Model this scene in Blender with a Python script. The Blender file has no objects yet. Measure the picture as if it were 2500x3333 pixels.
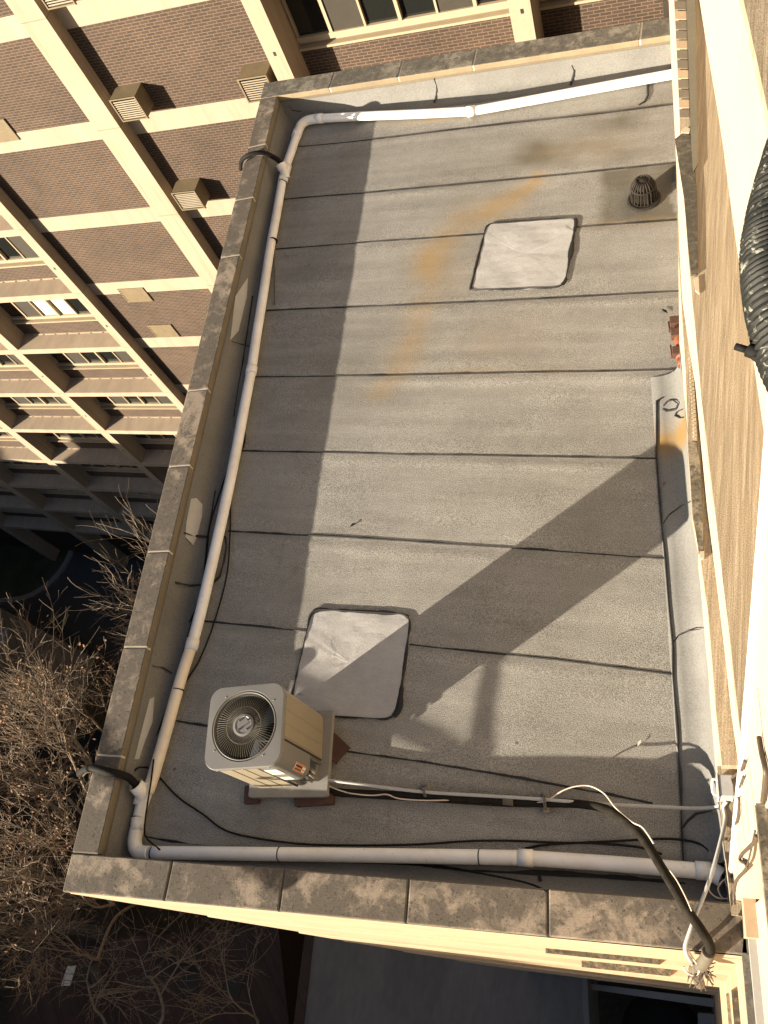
import bpy, bmesh, math, random
from math import sin, cos, pi, radians, sqrt, floor
from mathutils import Vector, Matrix, noise

# ------------------------------------------------------------------ camera, world, sun, exposure
scene = bpy.context.scene
COL = scene.collection
H = 6.4                                     # camera height above the roof membrane (z = 0)
RC = ((0.93038852, 0.20469058, -0.30410355), (0.04682183, -0.88914265, -0.45522859), (-0.36357244, 0.40930077, -0.8368321))
FPX, CX, CY = 2720.0, 1250.0, 1666.5        # focal length and centre of the 2500 x 3333 photograph
cam_d = bpy.data.cameras.new('camera')
cam = bpy.data.objects.new('camera', cam_d); COL.objects.link(cam)
Rm = Matrix(RC)
cam.matrix_world = Matrix.Translation((0, 0, H)) @ (Rm.transposed() @ Matrix(((1, 0, 0), (0, -1, 0), (0, 0, -1)))).to_4x4()
cam_d.sensor_fit = 'HORIZONTAL'; cam_d.sensor_width = 36.0
cam_d.lens = 36.0 * FPX / 2500.0
cam_d.clip_start = 0.05; cam_d.clip_end = 2000
scene.camera = cam

SUN_AZ = radians(43.8)                      # heading of the light on the ground plan
SUN_EL = radians(13.2)
w = bpy.data.worlds.new('World'); scene.world = w; w.use_nodes = True
nt = w.node_tree; nt.nodes.clear()
sky = nt.nodes.new('ShaderNodeTexSky'); sky.sky_type = 'NISHITA'; sky.sun_disc = False
sky.sun_elevation = SUN_EL
sky.sun_rotation = math.atan2(-cos(SUN_AZ), -sin(SUN_AZ))
sky.air_density = 1.0; sky.dust_density = 2.0; sky.ozone_density = 1.0
hsv = nt.nodes.new('ShaderNodeHueSaturation'); hsv.inputs['Saturation'].default_value = 1.1; hsv.inputs['Value'].default_value = 0.95
tint = nt.nodes.new('ShaderNodeMix'); tint.data_type = 'RGBA'; tint.blend_type = 'MULTIPLY'; tint.inputs['Factor'].default_value = 1
tint.inputs[7].default_value = (0.93, 0.98, 1.06, 1)
bg = nt.nodes.new('ShaderNodeBackground'); bg.inputs['Strength'].default_value = 0.05
wo = nt.nodes.new('ShaderNodeOutputWorld')
nt.links.new(sky.outputs[0], hsv.inputs['Color']); nt.links.new(hsv.outputs[0], tint.inputs[6])
nt.links.new(tint.outputs[2], bg.inputs['Color']); nt.links.new(bg.outputs[0], wo.inputs['Surface'])
sun_d = bpy.data.lights.new('sun', 'SUN'); sun_d.energy = 5.0; sun_d.angle = radians(0.42); sun_d.color = (1.0, 0.87, 0.68)
sun = bpy.data.objects.new('sun', sun_d); COL.objects.link(sun)
LD = Vector((cos(SUN_AZ) * cos(SUN_EL), sin(SUN_AZ) * cos(SUN_EL), -sin(SUN_EL)))
sun.rotation_euler = LD.to_track_quat('-Z', 'Y').to_euler()
sun.location = (-30, -30, 20)
vs = scene.view_settings
vs.view_transform = 'Standard'; vs.look = 'None'; vs.gamma = 1.0; vs.exposure = 1.7; vs.use_curve_mapping = False
try:
    scene.cycles.max_bounces = 8; scene.cycles.diffuse_bounces = 4; scene.cycles.use_denoising = True
except Exception: pass
rnd = random.Random(7)

# ------------------------------------------------------------------ rays of the photograph turned into places on real planes
def ray(px, py):
    d = Vector(((px - CX) / FPX, (py - CY) / FPX, 1.0))
    return Rm.transposed() @ d
def F(px, py, z=0.0):                       # full-size photo pixel on the level plane z
    r = ray(px, py); t = (z - H) / r.z
    return Vector((r.x * t, r.y * t, z))
S = 2500.0 / 1659.0
def D(px, py, z=0.0): return F(px * S, py * S, z)
def FY(px, py, Y):                          # on the upright plane y = Y
    r = ray(px, py); t = Y / r.y
    return Vector((r.x * t, Y, H + r.z * t))
def in_view(p, m=220):
    q = Rm @ (Vector(p) - Vector((0, 0, H)))
    if q.z < 0.1: return False
    x = q.x / q.z * FPX + CX; y = q.y / q.z * FPX + CY
    return -m < x < 2500 + m and -m < y < 3333 + m
TH = radians(7.0)
UU = Vector((cos(TH), sin(TH), 0)); VV = Vector((-sin(TH), cos(TH), 0))
def UV(u, v, z): return UU * u + VV * v + Vector((0, 0, z))

def WU(px, py, u=0.288):                        # d-pixel on the upright plane u = const
    r = ray(px * S, py * S); t = u / r.dot(UU); return Vector((r.x * t, r.y * t, H + r.z * t))
# ------------------------------------------------------------------ mesh building
class MB:
    def __init__(s): s.v = []; s.f = []; s.m = []; s.k = 0; s.sm = []
    def add(s, verts, faces, smooth=False):
        o = len(s.v); s.v += [Vector(p) for p in verts]
        for f in faces: s.f.append([i + o for i in f]); s.m.append(s.k); s.sm.append(smooth)
        return s
    def box(s, a, b, fr=None):
        (x0, y0, z0), (x1, y1, z1) = a, b
        P = [(x0, y0, z0), (x1, y0, z0), (x1, y1, z0), (x0, y1, z0), (x0, y0, z1), (x1, y0, z1), (x1, y1, z1), (x0, y1, z1)]
        if fr: P = [fr(*p) for p in P]
        return s.add(P, [(3, 2, 1, 0), (4, 5, 6, 7), (0, 1, 5, 4), (1, 2, 6, 5), (2, 3, 7, 6), (3, 0, 4, 7)])
    def prism(s, poly, z0, z1, fr=None, top=True, bottom=True, smooth=False):
        n = len(poly)
        P = [(p[0], p[1], z0) for p in poly] + [(p[0], p[1], z1) for p in poly]
        if fr: P = [fr(*p) for p in P]
        F_ = [(i, (i + 1) % n, n + (i + 1) % n, n + i) for i in range(n)]
        s.add(P, F_, smooth)
        if top: s.add(P[n:], [tuple(range(n))])
        if bottom: s.add(P[:n], [tuple(reversed(range(n)))])
        return s
    def tube(s, pts, r, n=8, cap=True):
        pts = [Vector(p) for p in pts]
        if len(pts) < 2: return s
        rs = r if isinstance(r, (list, tuple)) else [r] * len(pts)
        V = []; up = None
        for i, p in enumerate(pts):
            t = (pts[min(i + 1, len(pts) - 1)] - pts[max(i - 1, 0)])
            if t.length < 1e-9: t = Vector((0, 0, 1))
            t.normalize()
            if up is None:
                up = Vector((0, 0, 1)) if abs(t.z) < 0.9 else Vector((1, 0, 0))
            up = (up - t * up.dot(t))
            if up.length < 1e-6: up = Vector((1, 0, 0)) - t * t.x
            up.normalize(); sd = t.cross(up)
            for k in range(n):
                a = 2 * pi * k / n
                V.append(p + (up * cos(a) + sd * sin(a)) * rs[i])
        Fc = []
        for i in range(len(pts) - 1):
            for k in range(n):
                Fc.append((i * n + k, i * n + (k + 1) % n, (i + 1) * n + (k + 1) % n, (i + 1) * n + k))
        o = len(s.v); s.add(V, Fc, True)
        if cap:
            s.f.append([o + k for k in reversed(range(n))]); s.m.append(s.k); s.sm.append(False)
            e = o + (len(pts) - 1) * n
            s.f.append([e + k for k in range(n)]); s.m.append(s.k); s.sm.append(False)
        return s
    def lathe(s, prof, c=(0, 0, 0), n=32, cap=False):
        V = []; c = Vector(c)
        for r, z in prof:
            for k in range(n):
                a = 2 * pi * k / n; V.append(c + Vector((r * cos(a), r * sin(a), z)))
        Fc = []
        for i in range(len(prof) - 1):
            for k in range(n):
                Fc.append((i * n + k, i * n + (k + 1) % n, (i + 1) * n + (k + 1) % n, (i + 1) * n + k))
        s.add(V, Fc, True)
        if cap:
            i = (len(prof) - 1) * n; s.add(V[i:i + n], [tuple(range(n))])
        return s
    def loft(s, A, B, close=False, smooth=False):
        n = len(A)
        s.add(list(A) + list(B), [(i, i + 1, n + i + 1, n + i) for i in range(n - 1)], smooth)
        return s
    def solid(s, L, R, thick):              # a ledge between two edge lines, thick downwards
        n = len(L); dz = Vector((0, 0, -thick))
        s.loft(L, R); s.loft([p + dz for p in R], [p + dz for p in L])
        s.loft([p + dz for p in L], L); s.loft(R, [p + dz for p in R])
        s.add([L[0], R[0], R[0] + dz, L[0] + dz], [(0, 1, 2, 3)]); s.add([L[-1], L[-1] + dz, R[-1] + dz, R[-1]], [(0, 1, 2, 3)])
        return s

def rootloc(p):
    L = Vector((0, 0, 0))
    while p is not None: L += p.location; p = p.parent
    return L
def link(name, mb, mats, parent=None, bevel=0.0, smooth=False, origin=None, fixn=False):
    me = bpy.data.meshes.new(name)
    L = rootloc(parent) if parent else (Vector(origin) if origin is not None else Vector((0, 0, 0)))
    me.from_pydata([tuple(p - L) for p in mb.v], [], mb.f)
    if not isinstance(mats, (list, tuple)): mats = [mats]
    for m in mats: me.materials.append(m)
    for i, p in enumerate(me.polygons):
        p.material_index = min(mb.m[i], len(mats) - 1); p.use_smooth = mb.sm[i] or smooth
    me.update()
    if fixn:
        b = bmesh.new(); b.from_mesh(me); bmesh.ops.recalc_face_normals(b, faces=b.faces); b.to_mesh(me); b.free()
    o = bpy.data.objects.new(name, me); COL.objects.link(o)
    if parent: o.parent = parent
    elif origin is not None: o.location = L
    if bevel:
        b = o.modifiers.new('bevel', 'BEVEL'); b.width = bevel; b.segments = 2; b.limit_method = 'ANGLE'
    return o
def thing(name, label, cat, loc, group=None):
    o = bpy.data.objects.new(name, None); COL.objects.link(o); o.location = loc; o.empty_display_size = 0.2
    o['label'] = label; o['category'] = cat
    if group: o['group'] = group
    return o
def tag(o, label, cat, group=None):
    o['label'] = label; o['category'] = cat
    if group: o['group'] = group
    return o
def struct(name, mb, m, **k):
    o = link(name, mb, m, **k); o['kind'] = 'structure'; return o

# ------------------------------------------------------------------ materials
def newmat(name):
    m = bpy.data.materials.new(name); m.use_nodes = True
    t = m.node_tree; b = t.nodes['Principled BSDF']
    return m, t, b
def nd(t, ty, **k):
    n = t.nodes.new(ty)
    for a, v in k.items(): setattr(n, a, v)
    return n
def coords(t, scale=(1, 1, 1), rot=(0, 0, 0)):
    c = nd(t, 'ShaderNodeTexCoord'); m = nd(t, 'ShaderNodeMapping')
    m.inputs['Scale'].default_value = scale; m.inputs['Rotation'].default_value = rot
    t.links.new(c.outputs['Object'], m.inputs['Vector']); return m.outputs[0]
def noise_(t, vec, scale, detail=4, rough=0.55, dist=0.0):
    n = nd(t, 'ShaderNodeTexNoise'); n.inputs['Scale'].default_value = scale; n.inputs['Detail'].default_value = detail
    n.inputs['Roughness'].default_value = rough; n.inputs['Distortion'].default_value = dist
    t.links.new(vec, n.inputs['Vector']); return n.outputs['Fac']
def ramp(t, fac, stops):
    r = nd(t, 'ShaderNodeValToRGB'); e = r.color_ramp.elements
    while len(e) < len(stops): e.new(0.5)
    for i, (p, c) in enumerate(stops):
        e[i].position = p; e[i].color = (*c, 1) if len(c) == 3 else c
    t.links.new(fac, r.inputs[0]); return r.outputs[0]
def mixc(t, fac, a, b, mode='MIX'):
    m = nd(t, 'ShaderNodeMix'); m.data_type = 'RGBA'; m.blend_type = mode
    for val, idx in ((fac, 0), (a, 6), (b, 7)):
        if hasattr(val, 'is_output') or hasattr(val, 'links'): t.links.new(val, m.inputs[idx])
        elif idx == 0: m.inputs[0].default_value = val
        else: m.inputs[idx].default_value = (*val, 1)
    return m.outputs[2]
def math_(t, op, a, b=None):
    m = nd(t, 'ShaderNodeMath'); m.operation = op
    for i, v in enumerate((a, b)):
        if v is None: continue
        if hasattr(v, 'links'): t.links.new(v, m.inputs[i])
        else: m.inputs[i].default_value = v
    return m.outputs[0]
def bump(t, b, h, strength, dist):
    n = nd(t, 'ShaderNodeBump'); n.inputs['Strength'].default_value = strength; n.inputs['Distance'].default_value = dist
    t.links.new(h, n.inputs['Height']); t.links.new(n.outputs[0], b.inputs['Normal']); return n
def varied(name, c, var=0.12, scale=3.0, rough=0.8, fine=40.0, bstr=0.25, bdist=0.004, metal=0.0, stretch=(1, 1, 1), spec=0.5, rot=(0, 0, 0)):
    m, t, b = newmat(name)
    v = coords(t, stretch, rot)
    n1 = noise_(t, v, scale, 5, 0.6); n2 = noise_(t, v, fine, 3, 0.6)
    lo = tuple(x * (1 - var) for x in c); hi = tuple(min(1, x * (1 + var)) for x in c)
    a = ramp(t, n1, [(0.3, lo), (0.7, hi)])
    g = ramp(t, n2, [(0.3, (1 - var * .6,) * 3), (0.7, (1 + var * .3,) * 3)])
    t.links.new(mixc(t, 1.0, a, g, 'MULTIPLY'), b.inputs['Base Color'])
    b.inputs['Roughness'].default_value = rough; b.inputs['Metallic'].default_value = metal
    b.inputs['Specular IOR Level'].default_value = spec
    if bstr: bump(t, b, n2, bstr, bdist)
    return m
def lichen(name, base, dark, thr=0.5, scale=4.0, speck=42.0, cover=1.0):
    m, t, b = newmat(name)
    v0 = coords(t); oi = nd(t, 'ShaderNodeObjectInfo'); va = nd(t, 'ShaderNodeVectorMath'); va.operation = 'ADD'; vm = nd(t, 'ShaderNodeVectorMath'); vm.operation = 'SCALE'
    vm.inputs[0].default_value = (37.0, 53.0, 0.0); t.links.new(oi.outputs['Random'], vm.inputs['Scale'])
    t.links.new(v0, va.inputs[0]); t.links.new(vm.outputs[0], va.inputs[1]); v = va.outputs[0]
    n0 = noise_(t, v, scale, 7, 0.66, 0.5); n1 = noise_(t, v, scale * 2.3, 6, 0.7, 0.3); n2 = noise_(t, v, speck, 3, 0.7); n3 = noise_(t, v, 95, 3, 0.6); nL = noise_(t, v, 1.1, 3, 0.5)
    grey = tuple(x * 0.44 + y * 0.5 for x, y in zip(base, dark))
    sh = math_(t, 'ADD', math_(t, 'ADD', n0, math_(t, 'MULTIPLY', math_(t, 'SUBTRACT', nL, 0.5), 0.55)), math_(t, 'MULTIPLY', math_(t, 'SUBTRACT', oi.outputs['Random'], 0.5), 0.07))
    f1 = ramp(t, sh, [(thr - 0.075, (1, 1, 1)), (thr + 0.055, (0, 0, 0))])
    col = mixc(t, math_(t, 'MULTIPLY', f1, 0.95), base, grey)
    f2 = ramp(t, math_(t, 'ADD', math_(t, 'MULTIPLY', n1, 0.6), math_(t, 'MULTIPLY', sh, 0.4)), [(thr - 0.115, (1, 1, 1)), (thr - 0.045, (0, 0, 0))])
    col = mixc(t, math_(t, 'MULTIPLY', f2, 0.42), col, dark)
    f3 = ramp(t, n2, [(0.585, (0, 0, 0)), (0.64, (1, 1, 1))])
    f3 = math_(t, 'MULTIPLY', f3, ramp(t, sh, [(thr - 0.05, (0.85,) * 3), (thr + 0.13, (0.1,) * 3)]))
    col = mixc(t, f3, col, dark)
    g = ramp(t, n3, [(0.3, (0.8,) * 3), (0.7, (1.15,) * 3)])
    t.links.new(mixc(t, 1.0, col, g, 'MULTIPLY'), b.inputs['Base Color'])
    b.inputs['Roughness'].default_value = 0.9
    bump(t, b, math_(t, 'ADD', n3, math_(t, 'MULTIPLY', n2, 0.6)), 0.4, 0.004)
    return m
def brick(name, c1, c2, mortar, bw=0.215, rh=0.0677, ms=0.0085):
    m, t, b = newmat(name)
    c = nd(t, 'ShaderNodeTexCoord'); s = nd(t, 'ShaderNodeSeparateXYZ'); k = nd(t, 'ShaderNodeCombineXYZ')
    t.links.new(c.outputs['Object'], s.inputs[0])
    sx = math_(t, 'ADD', s.outputs[0], s.outputs[1])
    t.links.new(sx, k.inputs[0]); t.links.new(s.outputs[2], k.inputs[1])
    br = nd(t, 'ShaderNodeTexBrick'); br.inputs['Scale'].default_value = 1.0
    br.inputs['Brick Width'].default_value = bw; br.inputs['Row Height'].default_value = rh
    br.inputs['Mortar Size'].default_value = ms; br.inputs['Mortar Smooth'].default_value = 0.2; br.inputs['Bias'].default_value = 0.0
    br.inputs['Color1'].default_value = (*c1, 1); br.inputs['Color2'].default_value = (*c2, 1); br.inputs['Mortar'].default_value = (*mortar, 1)
    t.links.new(k.outputs[0], br.inputs['Vector'])
    n = noise_(t, c.outputs['Object'], 0.7, 6, 0.65, 0.4)
    g = ramp(t, n, [(0.3, (0.74,) * 3), (0.7, (1.22,) * 3)])
    t.links.new(mixc(t, 1.0, br.outputs['Color'], g, 'MULTIPLY'), b.inputs['Base Color'])
    b.inputs['Roughness'].default_value = 0.85
    bp = bump(t, b, br.outputs['Fac'], 0.5, 0.006); bp.invert = True
    return m
def attr(t, name):
    a = nd(t, 'ShaderNodeAttribute'); a.attribute_name = name; return a.outputs['Fac']

def membrane_mat():
    m, t, b = newmat('mineral membrane')
    v = coords(t); vx = coords(t, (0.35, 3.0, 1))
    n1 = noise_(t, v, 1.1, 5, 0.6); n2 = noise_(t, v, 125, 2, 0.7); n3 = noise_(t, vx, 2.2, 5, 0.6); n4 = noise_(t, v, 14, 4, 0.7)
    a = ramp(t, n1, [(0.3, (0.232, 0.224, 0.206)), (0.7, (0.295, 0.286, 0.264))])
    g = ramp(t, n2, [(0.34, (0.5,) * 3), (0.5, (1.0,) * 3), (0.66, (1.45,) * 3)])
    a = mixc(t, 1.0, a, g, 'MULTIPLY')
    g3 = ramp(t, n3, [(0.3, (0.86,) * 3), (0.7, (1.1,) * 3)])
    a = mixc(t, 1.0, a, g3, 'MULTIPLY')
    a = mixc(t, 1.0, a, ramp(t, n4, [(0.3, (0.93,) * 3), (0.7, (1.06,) * 3)]), 'MULTIPLY')
    a = mixc(t, attr(t, 'dark'), a, (0.10, 0.088, 0.066))
    a = mixc(t, attr(t, 'rust'), a, (0.31, 0.205, 0.085))
    spots = ramp(t, noise_(t, v, 7, 2, 0.5), [(0.775, (0, 0, 0)), (0.80, (0.7,) * 3)])
    a = mixc(t, spots, a, (0.06, 0.055, 0.05))
    t.links.new(a, b.inputs['Base Color'])
    b.inputs['Roughness'].default_value = 0.92; b.inputs['Specular IOR Level'].default_value = 0.25
    h = math_(t, 'ADD', math_(t, 'MULTIPLY', n2, 1.0), math_(t, 'MULTIPLY', n3, 0.6))
    bump(t, b, h, 0.6, 0.009)
    return m
M = {}
M['membrane'] = membrane_mat()
def flashing_mat():
    m, t, b = newmat('flashing membrane')
    v = coords(t); n1 = noise_(t, v, 1.6, 5, 0.6); n2 = noise_(t, v, 75, 3, 0.7)
    a = ramp(t, n1, [(0.3, (0.15, 0.147, 0.138)), (0.7, (0.205, 0.201, 0.19))])
    a = mixc(t, 1.0, a, ramp(t, n2, [(0.3, (0.72,) * 3), (0.7, (1.15,) * 3)]), 'MULTIPLY')
    a = mixc(t, attr(t, 'rust'), a, (0.20, 0.12, 0.035))
    t.links.new(a, b.inputs['Base Color']); b.inputs['Roughness'].default_value = 0.9
    bump(t, b, n2, 0.25, 0.004); return m
M['flash'] = flashing_mat()
def patchmat():
    m, t, b = newmat('white coated patch'); v = coords(t); vb = coords(t, (1.2, 5, 1))
    n1 = noise_(t, v, 3, 5, 0.6); n2 = noise_(t, vb, 5, 5, 0.65, 0.4); n3 = noise_(t, v, 70, 3, 0.7); n4 = noise_(t, v, 5.5, 4, 0.7, 0.8)
    a = ramp(t, n1, [(0.3, (0.32, 0.312, 0.305)), (0.7, (0.40, 0.392, 0.385))])
    a = mixc(t, 1.0, a, ramp(t, n2, [(0.3, (0.95,) * 3), (0.7, (1.04,) * 3)]), 'MULTIPLY')
    a = mixc(t, ramp(t, n4, [(0.655, (0, 0, 0)), (0.72, (0.65,) * 3)]), a, (0.14, 0.135, 0.13))
    a = mixc(t, 1.0, a, ramp(t, n3, [(0.3, (0.9,) * 3), (0.7, (1.07,) * 3)]), 'MULTIPLY')
    t.links.new(a, b.inputs['Base Color']); b.inputs['Roughness'].default_value = 0.85
    bump(t, b, math_(t, 'ADD', math_(t, 'MULTIPLY', n1, 1.2), math_(t, 'MULTIPLY', n3, .7)), 0.5, 0.007); return m
M['patch'] = patchmat()
M['patchlight'] = varied('pale aluminium patch', (0.42, 0.42, 0.42), 0.1, 3, 0.7, 50, 0.2)
M['tar'] = varied('black tar', (0.010, 0.009, 0.008), 0.3, 9, 0.7, 60, 0.4)
M['coping'] = lichen('lichen stained limestone', (0.26, 0.21, 0.16), (0.035, 0.031, 0.026), 0.60, 4.6)
M['copingdark'] = lichen('dark lichen limestone', (0.22, 0.195, 0.155), (0.035, 0.032, 0.027), 0.56, 6.0)
M['copingside'] = varied('coping edge darkened for shade', (0.17, 0.142, 0.10), 0.14, 4, 0.9, 40, 0.2)  # clean limestone sides, their shade put into a darker brown
M['moss'] = lichen('mossy stone', (0.24, 0.20, 0.14), (0.02, 0.018, 0.014), 0.56, 11.0, 55)
M['mossdark'] = lichen('dark mossy stone', (0.15, 0.128, 0.09), (0.02, 0.018, 0.014), 0.56, 14.0, 60)
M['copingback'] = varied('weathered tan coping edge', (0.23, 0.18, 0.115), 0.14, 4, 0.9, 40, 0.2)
M['mortar'] = varied('mortar', (0.5, 0.45, 0.37), 0.1, 12)
M['mortardark'] = varied('open joint', (0.05, 0.045, 0.04), 0.2, 12)
M['cream'] = varied('cream painted concrete', (0.35, 0.275, 0.2), 0.13, 1.3, 0.8, 22, 0.12, 0.003, stretch=(2.5, 1, 0.35))
M['limestone'] = varied('yellow limestone', (0.38, 0.285, 0.185), 0.1, 2.0, 0.85, 40, 0.25)
M['brownstone'] = varied('brown weathered stone', (0.15, 0.125, 0.09), 0.15, 3.0, 0.9, 30, 0.3)
def ledgemat():
    m, t, b = newmat('tooled tan stone')
    v = coords(t, (1, 1, 1), (0, 0, -TH)); vs_ = coords(t, (60, 1.4, 1), (0, 0, -TH)); vw = coords(t, (9, 0.5, 1), (0, 0, -TH))
    n1 = noise_(t, vs_, 1.0, 4, 0.7, 0.2); n2 = noise_(t, v, 150, 3, 0.7); n3 = noise_(t, vw, 1.0, 3, 0.6)
    a = ramp(t, n1, [(0.32, (0.27, 0.212, 0.14)), (0.5, (0.35, 0.28, 0.19)), (0.66, (0.45, 0.375, 0.27))])
    a = mixc(t, 1.0, a, ramp(t, n3, [(0.3, (0.93,) * 3), (0.7, (1.06,) * 3)]), 'MULTIPLY')
    a = mixc(t, 1.0, a, ramp(t, n2, [(0.34, (0.62,) * 3), (0.66, (1.28,) * 3)]), 'MULTIPLY')
    t.links.new(a, b.inputs['Base Color']); b.inputs['Roughness'].default_value = 0.9
    bump(t, b, math_(t, 'ADD', math_(t, 'MULTIPLY', n1, 1.5), n2), 0.6, 0.004); return m
M['ledgetan'] = ledgemat()
M['wallcream'] = varied('pale limewashed wall', (0.43, 0.355, 0.265), 0.05, 1.2, 0.85, 30, 0.15)
M['whitewood'] = varied('white painted trim', (0.74, 0.72, 0.68), 0.05, 2, 0.6, 40, 0.08)
M['pvc'] = varied('white plastic pipe', (0.88, 0.86, 0.84), 0.03, 2.2, 0.38, 18, 0.0)
def pvcmat():
    m, t, b = newmat('white plastic pipe'); v = coords(t); n1 = noise_(t, v, 2.4, 5, 0.65, 0.3); n2 = noise_(t, v, 21, 4, 0.7)
    a = ramp(t, n1, [(0.30, (0.74, 0.70, 0.63)), (0.55, (0.87, 0.86, 0.84))])
    a = mixc(t, ramp(t, n2, [(0.62, (0, 0, 0)), (0.72, (0.45,) * 3)]), a, (0.48, 0.42, 0.34))
    t.links.new(a, b.inputs['Base Color']); b.inputs['Roughness'].default_value = 0.42; return m
M['pvc'] = pvcmat()
M['pvcdirty'] = varied('yellowed plastic pipe', (0.80, 0.70, 0.56), 0.10, 2.6, 0.42, 12, 0.0)
M['rubber'] = varied('black rubber', (0.014, 0.013, 0.012), 0.25, 6, 0.75, 60, 0.15, spec=0.12)
M['insul'] = varied('black foam insulation', (0.02, 0.017, 0.013), 0.35, 14, 0.9, 70, 0.4, spec=0.08)
M['tape'] = varied('grey weathered tape', (0.10, 0.085, 0.062), 0.25, 10, 0.75, 60, 0.3)
M['conduit'] = varied('grey plastic conduit', (0.40, 0.40, 0.39), 0.1, 5, 0.5, 40, 0.0)
M['wire'] = varied('pinkish white wire', (0.62, 0.52, 0.43), 0.08, 5, 0.5, 40, 0.0)
M['wiretan'] = varied('tan wire', (0.075, 0.055, 0.038), 0.15, 5, 0.55, 40, 0.0)
M['acpaint'] = varied('grey beige enamel', (0.165, 0.16, 0.152), 0.05, 3, 0.42, 60, 0.04)
M['acside'] = varied('beige enamel panels', (0.25, 0.215, 0.155), 0.06, 3, 0.45, 60, 0.05)
M['acdark'] = varied('dark inner steel', (0.02, 0.02, 0.02), 0.2, 3, 0.6, 60, 0.0)
M['steel'] = varied('bare steel wire', (0.15, 0.135, 0.105), 0.08, 6, 0.5, 60, 0.0)
M['blade'] = varied('sky tinted aluminium blade', (0.26, 0.31, 0.42), 0.06, 6, 0.3, 60, 0.0, metal=0.6)  # blue tint paints the sky's reflection onto the blades
M['pad'] = varied('grey composite pad', (0.21, 0.20, 0.185), 0.1, 4, 0.8, 40, 0.2)
M['sleeper'] = varied('dark red brown timber', (0.07, 0.032, 0.022), 0.3, 6, 0.85, 40, 0.4)
M['sticker'] = varied('white sticker', (0.72, 0.68, 0.58), 0.03, 4, 0.5, 40, 0.0)
M['orange'] = varied('orange print', (0.6, 0.16, 0.03), 0.05, 4, 0.5, 40, 0.0)
M['print'] = varied('black print', (0.03, 0.03, 0.03), 0.1, 4, 0.5, 40, 0.0)
M['iron'] = varied('rusty black cast iron', (0.022, 0.018, 0.014), 0.45, 16, 0.75, 60, 0.5, 0.004, spec=0.2)
M['rustred'] = varied('rust red painted iron', (0.20, 0.06, 0.025), 0.3, 12, 0.7, 50, 0.4)
M['rustbrown'] = varied('dark rust brown iron', (0.07, 0.032, 0.02), 0.35, 12, 0.75, 50, 0.4)
M['brick'] = brick('brown brick', (0.056, 0.033, 0.021), (0.035, 0.022, 0.014), (0.13, 0.088, 0.06))
M['brickhouse'] = brick('dark red brick', (0.05, 0.027, 0.016), (0.036, 0.02, 0.013), (0.06, 0.042, 0.03), 0.22, 0.075)
M['glass'] = None
def glassmat():
    m, t, b = newmat('dark window glass')
    b.inputs['Base Color'].default_value = (0.012, 0.013, 0.012, 1); b.inputs['Roughness'].default_value = 0.06
    b.inputs['Specular IOR Level'].default_value = 0.6; return m
M['glass'] = glassmat()
M['screen'] = varied('insect screen', (0.03, 0.025, 0.017), 0.12, 4, 0.75, 40, 0.0)
M['blind'] = varied('pale window blind', (0.6, 0.56, 0.46), 0.05, 4, 0.7, 40, 0.0)
M['alu'] = varied('pale aluminium frame', (0.36, 0.29, 0.2), 0.06, 4, 0.5, 40, 0.0)
M['louvre'] = varied('olive tan sheet metal', (0.17, 0.13, 0.075), 0.12, 5, 0.6, 40, 0.1)
M['louvredark'] = varied('shaded duct', (0.02, 0.018, 0.014), 0.1, 5, 0.8, 40, 0.0)
M['asphalt'] = varied('asphalt', (0.05, 0.05, 0.05), 0.2, 0.6, 0.95, 12, 0.4)
M['dirt'] = varied('leaf litter soil', (0.055, 0.042, 0.025), 0.45, 0.5, 0.95, 6, 0.6, 0.05)
M['grass'] = varied('winter lawn', (0.04, 0.045, 0.02), 0.4, 0.6, 0.95, 9, 0.6, 0.04)
M['kerb'] = varied('concrete kerb', (0.2, 0.195, 0.185), 0.12, 2, 0.9, 20, 0.2)
M['concrete'] = varied('smooth grey concrete', (0.165, 0.15, 0.135), 0.2, 0.55, 0.9, 6, 0.1, 0.003, stretch=(1, 0.4, 1))
M['bark'] = varied('grey brown bark', (0.22, 0.165, 0.115), 0.35, 4, 0.9, 30, 0.3)
M['twig'] = varied('reddish brown twigs', (0.20, 0.15, 0.105), 0.45, 3, 0.9, 30, 0.0)
M['twigpale'] = varied('pale grey twigs', (0.24, 0.185, 0.13), 0.3, 3, 0.9, 30, 0.0)
M['leaf'] = varied('dry orange leaves', (0.17, 0.08, 0.035), 0.4, 8, 0.85, 30, 0.0)
M['render'] = varied('pale grey render', (0.36, 0.34, 0.31), 0.1, 1, 0.9, 20, 0.1)

# ================================================================== GROUND
GZ = -33.6
g = MB(); g.box((-400, -400, GZ - 1.0), (400, 400, GZ - 0.05)); struct('ground', g, M['dirt'])
g = MB(); g.prism([(-70, 7.5), (-44, 9.5), (-33, 7.0), (-6, 7.0), (2, 14.85), (2, 20), (-70, 20)], GZ - 0.049, GZ); struct('driveway', g, M['asphalt'])
lawn = [(-70, 11.2), (-50, 11.2), (-43, 11.6)] + [(-41.6 + 3.4 * sin(a), 15.4 - 3.3 * cos(a)) for a in [radians(x) for x in range(0, 100, 8)]] + [(-38.3, 20), (-70, 20)]
g = MB(); g.prism(lawn, GZ + 0.001, GZ + 0.10); struct('lawn', g, M['grass'])
g = MB()
inner = [Vector((x, y, 0)) for x, y in lawn[:-2]]
outer = [Vector((x, y, 0)) + Vector(((x + 41.6) if x > -41.6 else 0, (y - 15.4), 0)).normalized() * 0.35 for x, y in lawn[:-2]]
g.solid([p + Vector((0, 0, GZ + 0.17)) for p in inner], [p + Vector((0, 0, GZ + 0.17)) for p in outer], 0.2); struct('kerb', g, M['kerb'], fixn=True)

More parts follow.
